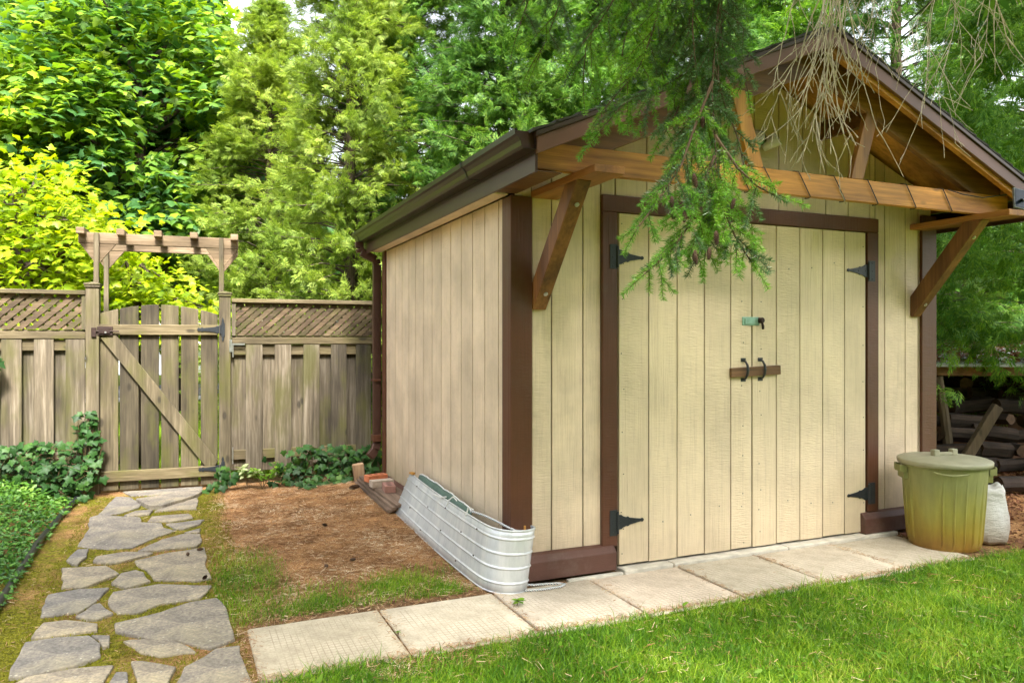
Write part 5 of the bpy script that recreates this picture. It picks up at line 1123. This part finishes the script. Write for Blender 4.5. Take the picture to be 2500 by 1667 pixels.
def shoot(p0, d, L, young, rad=.0022, droop=.7):
    """one needle-clad shoot; returns points"""
    pts = [Vector(p0)]; d = Vector(d).normalized(); n = max(3, int(L/.025)); st = L/n
    for i in range(n):
        d = (d+Vector((rs.gauss(0, .05), rs.gauss(0, .05), -droop*st*3.0))).normalized(); pts.append(pts[-1]+d*st)
    twg.tube(pts, [rad*(1-.6*i/n) for i in range(n+1)], 4, False)
    m_ = int(L*1450)
    t = np.linspace(0.02, 1, m_)*n; i0 = np.minimum(t.astype(int), n-1); P_ = np.array([tuple(v) for v in pts]); a = P_[i0]+(P_[i0+1]-P_[i0])*(t-i0)[:, None]; ax = unit(P_[i0+1]-P_[i0])
    r = rng.normal(0, 1, (m_, 3)); r = unit(r-ax*np.sum(r*ax, 1, keepdims=True)+np.array([0, 0, .25])); dn = unit(r*.95+ax*rng.uniform(.45, 1.0, (m_, 1)))
    Pn.append(a); Dn.append(dn*rng.uniform(.015, .024, (m_, 1))); Yn.append(np.full(m_, young))
    return pts
def P3(px, py, d): return Vector(atd(px, py, d))
TW = []
def bough(path, d0, side=.16, step=.042, young=.25, sub=True, start=0, rad=.006):
    pts = []
    for i, pt in enumerate(path): pts.append(P3(pt[0], pt[1], d0+(pt[2] if len(pt) > 2 else 0)))
    # resample
    fine = []
    for a, b in zip(pts[:-1], pts[1:]):
        k = max(1, int((b-a).length/.02)); fine += [a+(b-a)*(j/k) for j in range(k)]
    fine.append(pts[-1]); L = len(fine)
    twg.tube(fine[::2]+[fine[-1]], [rad*(1-.7*i/(L/2+1)) for i in range(len(fine[::2])+1)], 5, False)
    acc = 0; s = 1
    for i in range(1, L-1):
        acc += (fine[i]-fine[i-1]).length
        if acc > step and fine[i].z < 2.95:
            acc = 0; s = -s; ax = (fine[i+1]-fine[i-1]).normalized(); t = i/L
            if i < start*L: continue
            sv = Vector((RT[0], RT[1], 0))*s*rs.uniform(.5, 1)+Vector((FW[0], FW[1], 0))*rs.gauss(0, .55)
            d = (ax*.75+sv*.85+Vector((0, 0, -.15))).normalized(); Ls = side*rs.uniform(.6, 1.15)*(1-.45*t*t)
            yg = rs.random() < young
            sp_pts = shoot(fine[i], d, Ls, yg)
            if sub:
                for j in range(2, len(sp_pts)-2, 3):
                    s2 = 1 if (j//2) % 2 else -1; a2 = (sp_pts[j+1]-sp_pts[j]).normalized(); cr = a2.cross(Vector((FW[0], FW[1], .2))).normalized()*s2
                    shoot(sp_pts[j], (a2*.8+cr*.7+Vector((rs.gauss(0, .2), rs.gauss(0, .2), -.25))), Ls*rs.uniform(.35, .6), yg or rs.random() < young, .0013)
    # tip and needles along the outer part
    shoot(fine[-1], (fine[-1]-fine[-3]), side*.6, True)
    for i in range(int(L*.45), L-4, 4):
        m_ = 55; a = np.array(fine[i]); b = np.array(fine[i+4]); t = rng.random((m_, 1)); ax = unit(b-a); r = rng.normal(0, 1, (m_, 3)); Pn.append(a+(b-a)*t); Dn.append(unit(r+ax*.5)*.015); Yn.append(np.zeros(m_, bool))
    return fine
B = [([(1800, -430), (1770, -120), (1750, 60), (1738, 220), (1748, 380), (1742, 500)], 2.70, .15, .036, .12),
 ([(1745, 380), (1715, 460), (1690, 540), (1640, 610), (1575, 668)], 2.66, .13, .034, .75),
 ([(1742, 440), (1770, 520), (1800, 590), (1835, 640)], 2.68, .13, .034, .6),
 ([(1738, 480), (1728, 560), (1722, 620)], 2.72, .12, .034, .6),
 ([(1745, 330), (1800, 410), (1860, 465), (1905, 478)], 2.60, .12, .040, .6),
 ([(1740, 200), (1700, 300), (1665, 400), (1610, 485), (1555, 560)], 2.62, .12, .038, .45),
 ([(1738, 220), (1675, 320), (1640, 420), (1605, 470)], 2.74, .12, .038, .25),
 ([(1755, 60), (1690, 170), (1610, 215), (1530, 245), (1465, 320)], 2.78, .15, .040, .5),
 ([(1690, 170), (1660, 260), (1620, 330)], 2.80, .12, .040, .3),
 ([(1740, 150), (1770, 260), (1800, 330), (1815, 400)], 2.72, .085, .042, .15),
 ([(1720, -430), (1660, -100), (1650, 40), (1640, 140), (1600, 200)], 2.85, .17, .042, .4),
 ([(1600, -430), (1570, -100), (1545, 20), (1520, 120), (1515, 200)], 2.95, .18, .044, .55),
 ([(1520, -430), (1480, -100), (1470, 20), (1430, 120), (1425, 180)], 3.0, .19, .044, .4),
 ([(1640, -430), (1620, -60), (1600, 60), (1560, 170), (1480, 260)], 2.8, .16, .040, .6),
 ([(1700, -430), (1690, -60), (1680, 100), (1700, 260), (1690, 380)], 2.78, .15, .038, .2),
 ([(1790, -430), (1770, -60), (1750, 100), (1760, 300), (1755, 420)], 2.72, .11, .038, .12),
 ([(1550, -430), (1500, -120), (1500, 0), (1460, 60), (1420, 110)], 2.9, .17, .044, .6),
 ([(1450, -430), (1400, -120), (1370, 0), (1340, 80), (1320, 130)], 2.8, .17, .046, .3),
 ([(1380, -430), (1330, -120), (1290, 0), (1270, 60)], 2.6, .15, .048, .35),
 ([(1830, -430), (1800, -60), (1800, 60), (1815, 150), (1825, 220)], 2.85, .10, .044, .1),
 ([(1860, -430), (1840, -100), (1760, 60), (1770, 200), (1770, 300)], 2.9, .11, .040, .12),
 ([(1700, -430), (1700, -100), (1690, 60), (1700, 180)], 2.7, .16, .040, .3)]
for path, dd, sd_, stp, yg in B: bough(path, dd, sd_*1.45, stp*(.60 if path[-1][0] > 1560 or path[-1][1] > 300 else 1.0), yg)
Pn = np.concatenate(Pn); Dn = np.concatenate(Dn); Yn = np.concatenate(Yn)
def needles(name, Pq, Dq, mat):
    n = len(Pq); r = rng.normal(0, 1, (n, 3)); s_ = unit(np.cross(Dq, r))*.00095
    V = np.stack([Pq-s_, Pq+s_, Pq+Dq*.6+s_*.9, Pq+Dq, Pq+Dq*.6-s_*.9], 1).reshape(-1, 3)
    return fast(name, V, (np.array([0, 1, 2, 3, 4])[None, :]+(np.arange(n)*5)[:, None]).ravel(), np.full(n, 5), mat, sprc)
print('needles', len(Pn))
needles('needles', Pn[~Yn], Dn[~Yn], m_spr); needles('new_needles', Pn[Yn], Dn[Yn], m_spy); twg.build('twigs', m_twig, sprc)
cn = cone_mb(.050, .0125, 5)
c0_ = None
for (px, py, dd) in ((1716, 286, 2.66), (1694, 425, 2.64), (1672, 515, 2.60), (1748, 565, 2.62), (1732, 605, 2.60), (1698, 620, 2.64), (1793, 485, 2.64), (1640, 480, 2.62), (1650, 505, 2.66), (1697, 612, 2.68)):
    if c0_ is None: c0_ = cn.build('cone', m_cone); o = c0_; o.parent = sprc
    else: o = c0_.copy(); C.objects.link(o)
    v = P3(px, py, dd-.05)-sprc.location; o.location = v; o.rotation_euler = (rs.uniform(-.25, .25), rs.uniform(-.25, .25), rs.uniform(0, 6)); s = rs.uniform(.68, .85); o.scale = (s, s, s)
# bare twigs
bare = MB()
def twig(p0, d, L, r, depth=0, droop=.5):
    pts = [Vector(p0)]; d = Vector(d).normalized(); n = max(3, int(L/.05)); st = L/n
    for i in range(n):
        d = (d+Vector((rs.gauss(0, .10), rs.gauss(0, .08), rs.gauss(-droop*.16, .07)))).normalized(); pts.append(pts[-1]+d*st)
        if depth < 3 and i > 0 and rs.random() < (.48, .36, .18)[depth]:
            sv = Vector((RT[0], RT[1], 0))*rs.choice((-1, 1))*rs.uniform(.3, 1)+Vector((FW[0], FW[1], 0))*rs.gauss(0, .4)
            twig(pts[-1], d*.9+sv*.65, L*rs.uniform(.22, .45)*(1-.3*i/n), r*.6, depth+1, droop)
    bare.tube(pts, [max(.0011, r*.80*(1-.6*i/n)) for i in range(n+1)], 5, False)
for (px, py, dd, tx, ty, L, r) in ((2050, -430, 2.9, 2040, 200, .95, .007), (2080, -430, 2.85, 2060, 200, .85, .006), (2040, -60, 2.9, 1985, 200, .62, .0045), (2040, -30, 2.9, 2010, 200, .62, .005), (2045, 0, 2.88, 1955, 250, .55, .004), (2030, -60, 2.85, 1900, 200, .72, .0042),
    (2035, -40, 2.8, 1960, 300, .68, .004), (2050, -60, 2.86, 2180, 300, .62, .0042), (1990, -100, 2.9, 1890, 100, .55, .004), (2060, -60, 2.86, 2080, 300, .55, .004), (2030, 100, 2.86, 1990, 400, .55, .0038), (2030, 120, 2.84, 2060, 400, .42, .0038), (2020, -60, 2.84, 2000, 300, .66, .0045), (2035, -50, 2.92, 1940, 200, .62, .0042), (2045, -20, 2.86, 2110, 330, .50, .004), (2035, 150, 2.9, 2000, 400, .4, .0035),
    (2190, -300, 3.1, 2170, 100, .85, .0035), (2280, -300, 3.2, 2260, 100, .85, .003), (2350, -300, 3.2, 2300, 200, 1.0, .0032), (2400, -300, 3.1, 2400, 100, .72, .006), (2450, -300, 3.2, 2460, 100, .8, .0035), (2130, -300, 3.1, 2120, 0, .7, .003), (2320, -200, 3.2, 2290, 200, .95, .0028)):
    a = P3(px, py, dd); b = P3(tx, ty, dd+rs.uniform(-.05, .05)); twig(a, b-a, L, r)
m_bare = plain('bare_twig', (.46, .39, .29), .8, 0, 80, .3, .35, 8)
bare.build('bare_twigs', m_bare, sprc, smooth=True)
# ------------------------------------------------------------------ car and house far behind
m_car = plain('white_car_paint', (.75, .78, .80), .25, 0, 10, .0, .02); m_glass = plain('car_glass', (.03, .04, .05), .08, 0, 10, 0, .02); m_tyre = plain('tyre_rubber', (.02, .02, .02), .8); m_rim = plain('alloy_rim', (.5, .5, .5), .3, .8)
cg = atd(448, 833.5, 21.6); CO = Vector((cg[0], cg[1], 0)); crz = -FA
car = thing('parked_car', CO, 'tall white car parked on the road beyond the gate', 'car')
def CT(x, y, z): return (CO.x+x*math.cos(crz)-y*math.sin(crz), CO.y+x*math.sin(crz)+y*math.cos(crz), z)
prof = [(-3.75, .45), (-3.78, .95), (-3.65, 1.15), (-3.5, 1.25), (.05, 1.28), (.75, 1.20), (.95, 1.05), (1.0, .6), (.9, .38)]
MB(CT).prism(prof, lambda x, z: (x, 0, z), lambda x, z: (x, 1.85, z)).build('body', m_car, car, bevel=.05, seg=3)
cab = [(-3.45, 1.24), (-3.25, 1.80), (-2.9, 1.88), (-1.15, 1.86), (-.35, 1.24)]
MB(CT).prism(cab, lambda x, z: (x, .10, z), lambda x, z: (x, 1.75, z)).build('cabin', m_car, car, bevel=.04, seg=3)
for (a, b, c_, d) in ((-3.2, -2.35, -3.05, -2.35), (-2.27, -1.45, -2.27, -1.45), (-1.38, -.60, -1.38, -1.15)): MB(CT).prism([(a, 1.29), (b, 1.29), (d, 1.76), (c_, 1.76)], lambda x, z: (x, .09, z), lambda x, z: (x, .097, z)).build('window', m_glass, car)
for xw in (0, -2.75):
    wmb = MB(CT); wmb.tube([(xw, -.02, .33), (xw, .24, .33)], .335, 24); wo = wmb.build('wheel', m_tyre, car)
    rm = MB(CT); rm.tube([(xw, -.03, .33), (xw, -.022, .33)], .21, 20); rm.build('rim', m_rim, wo)
    MB(CT).prism([(xw+.40*math.cos(t), .33+.40*math.sin(t)) for t in [math.pi*k/12 for k in range(13)]], lambda x, z: (x, -.004, z), lambda x, z: (x, .0, z)).build('wheel_arch', m_tyre, car)
MB(CT).obox((.93, .2, .95), ((1, 0, 0), (0, 1, 0), (0, 0, 1)), (.06, .18, .08)).build('headlight', m_rim, car, bevel=.02); MB(CT).obox((-.55, -.12, 1.36), ((1, 0, 0), (0, 1, 0), (0, 0, 1)), (.09, .12, .08)).build('side_mirror', m_black, car, bevel=.02)
MB(CT).box(-.92, -.80, -.008, .001, .42, 1.2).build('door_seam', m_black, car)
m_wall = plain('house_wall', (.62, .55, .46), .8); m_roof = plain('house_roof', (.16, .11, .09), .9)
hc = Vector(atd(430, 833.5, 46)); hc.z = 0; house = thing('house', hc, 'pale beige house far beyond the road, glimpsed through the gate', 'house')
MB().box(hc.x-2.2, hc.x+7, hc.y, hc.y+8, -.2, 3.2).build('wall', m_wall, house)
MB().prism([(hc.x-2.8, 3.1), (hc.x+7.6, 3.1), (hc.x+5, 5.4), (hc.x-.2, 5.4)], lambda x, z: (x, hc.y-.5, z), lambda x, z: (x, hc.y+8.5, z)).build('roof', m_roof, house)
for xx in (-1.2, 1.6, 4.4):
    f_ = MB().box(hc.x+xx-.08, hc.x+xx+1.28, hc.y-.06, hc.y-.02, .9, 2.4).build('window', m_white, house); MB().box(hc.x+xx, hc.x+xx+1.2, hc.y-.09, hc.y-.065, 1.0, 2.3).build('pane', m_glass, f_)
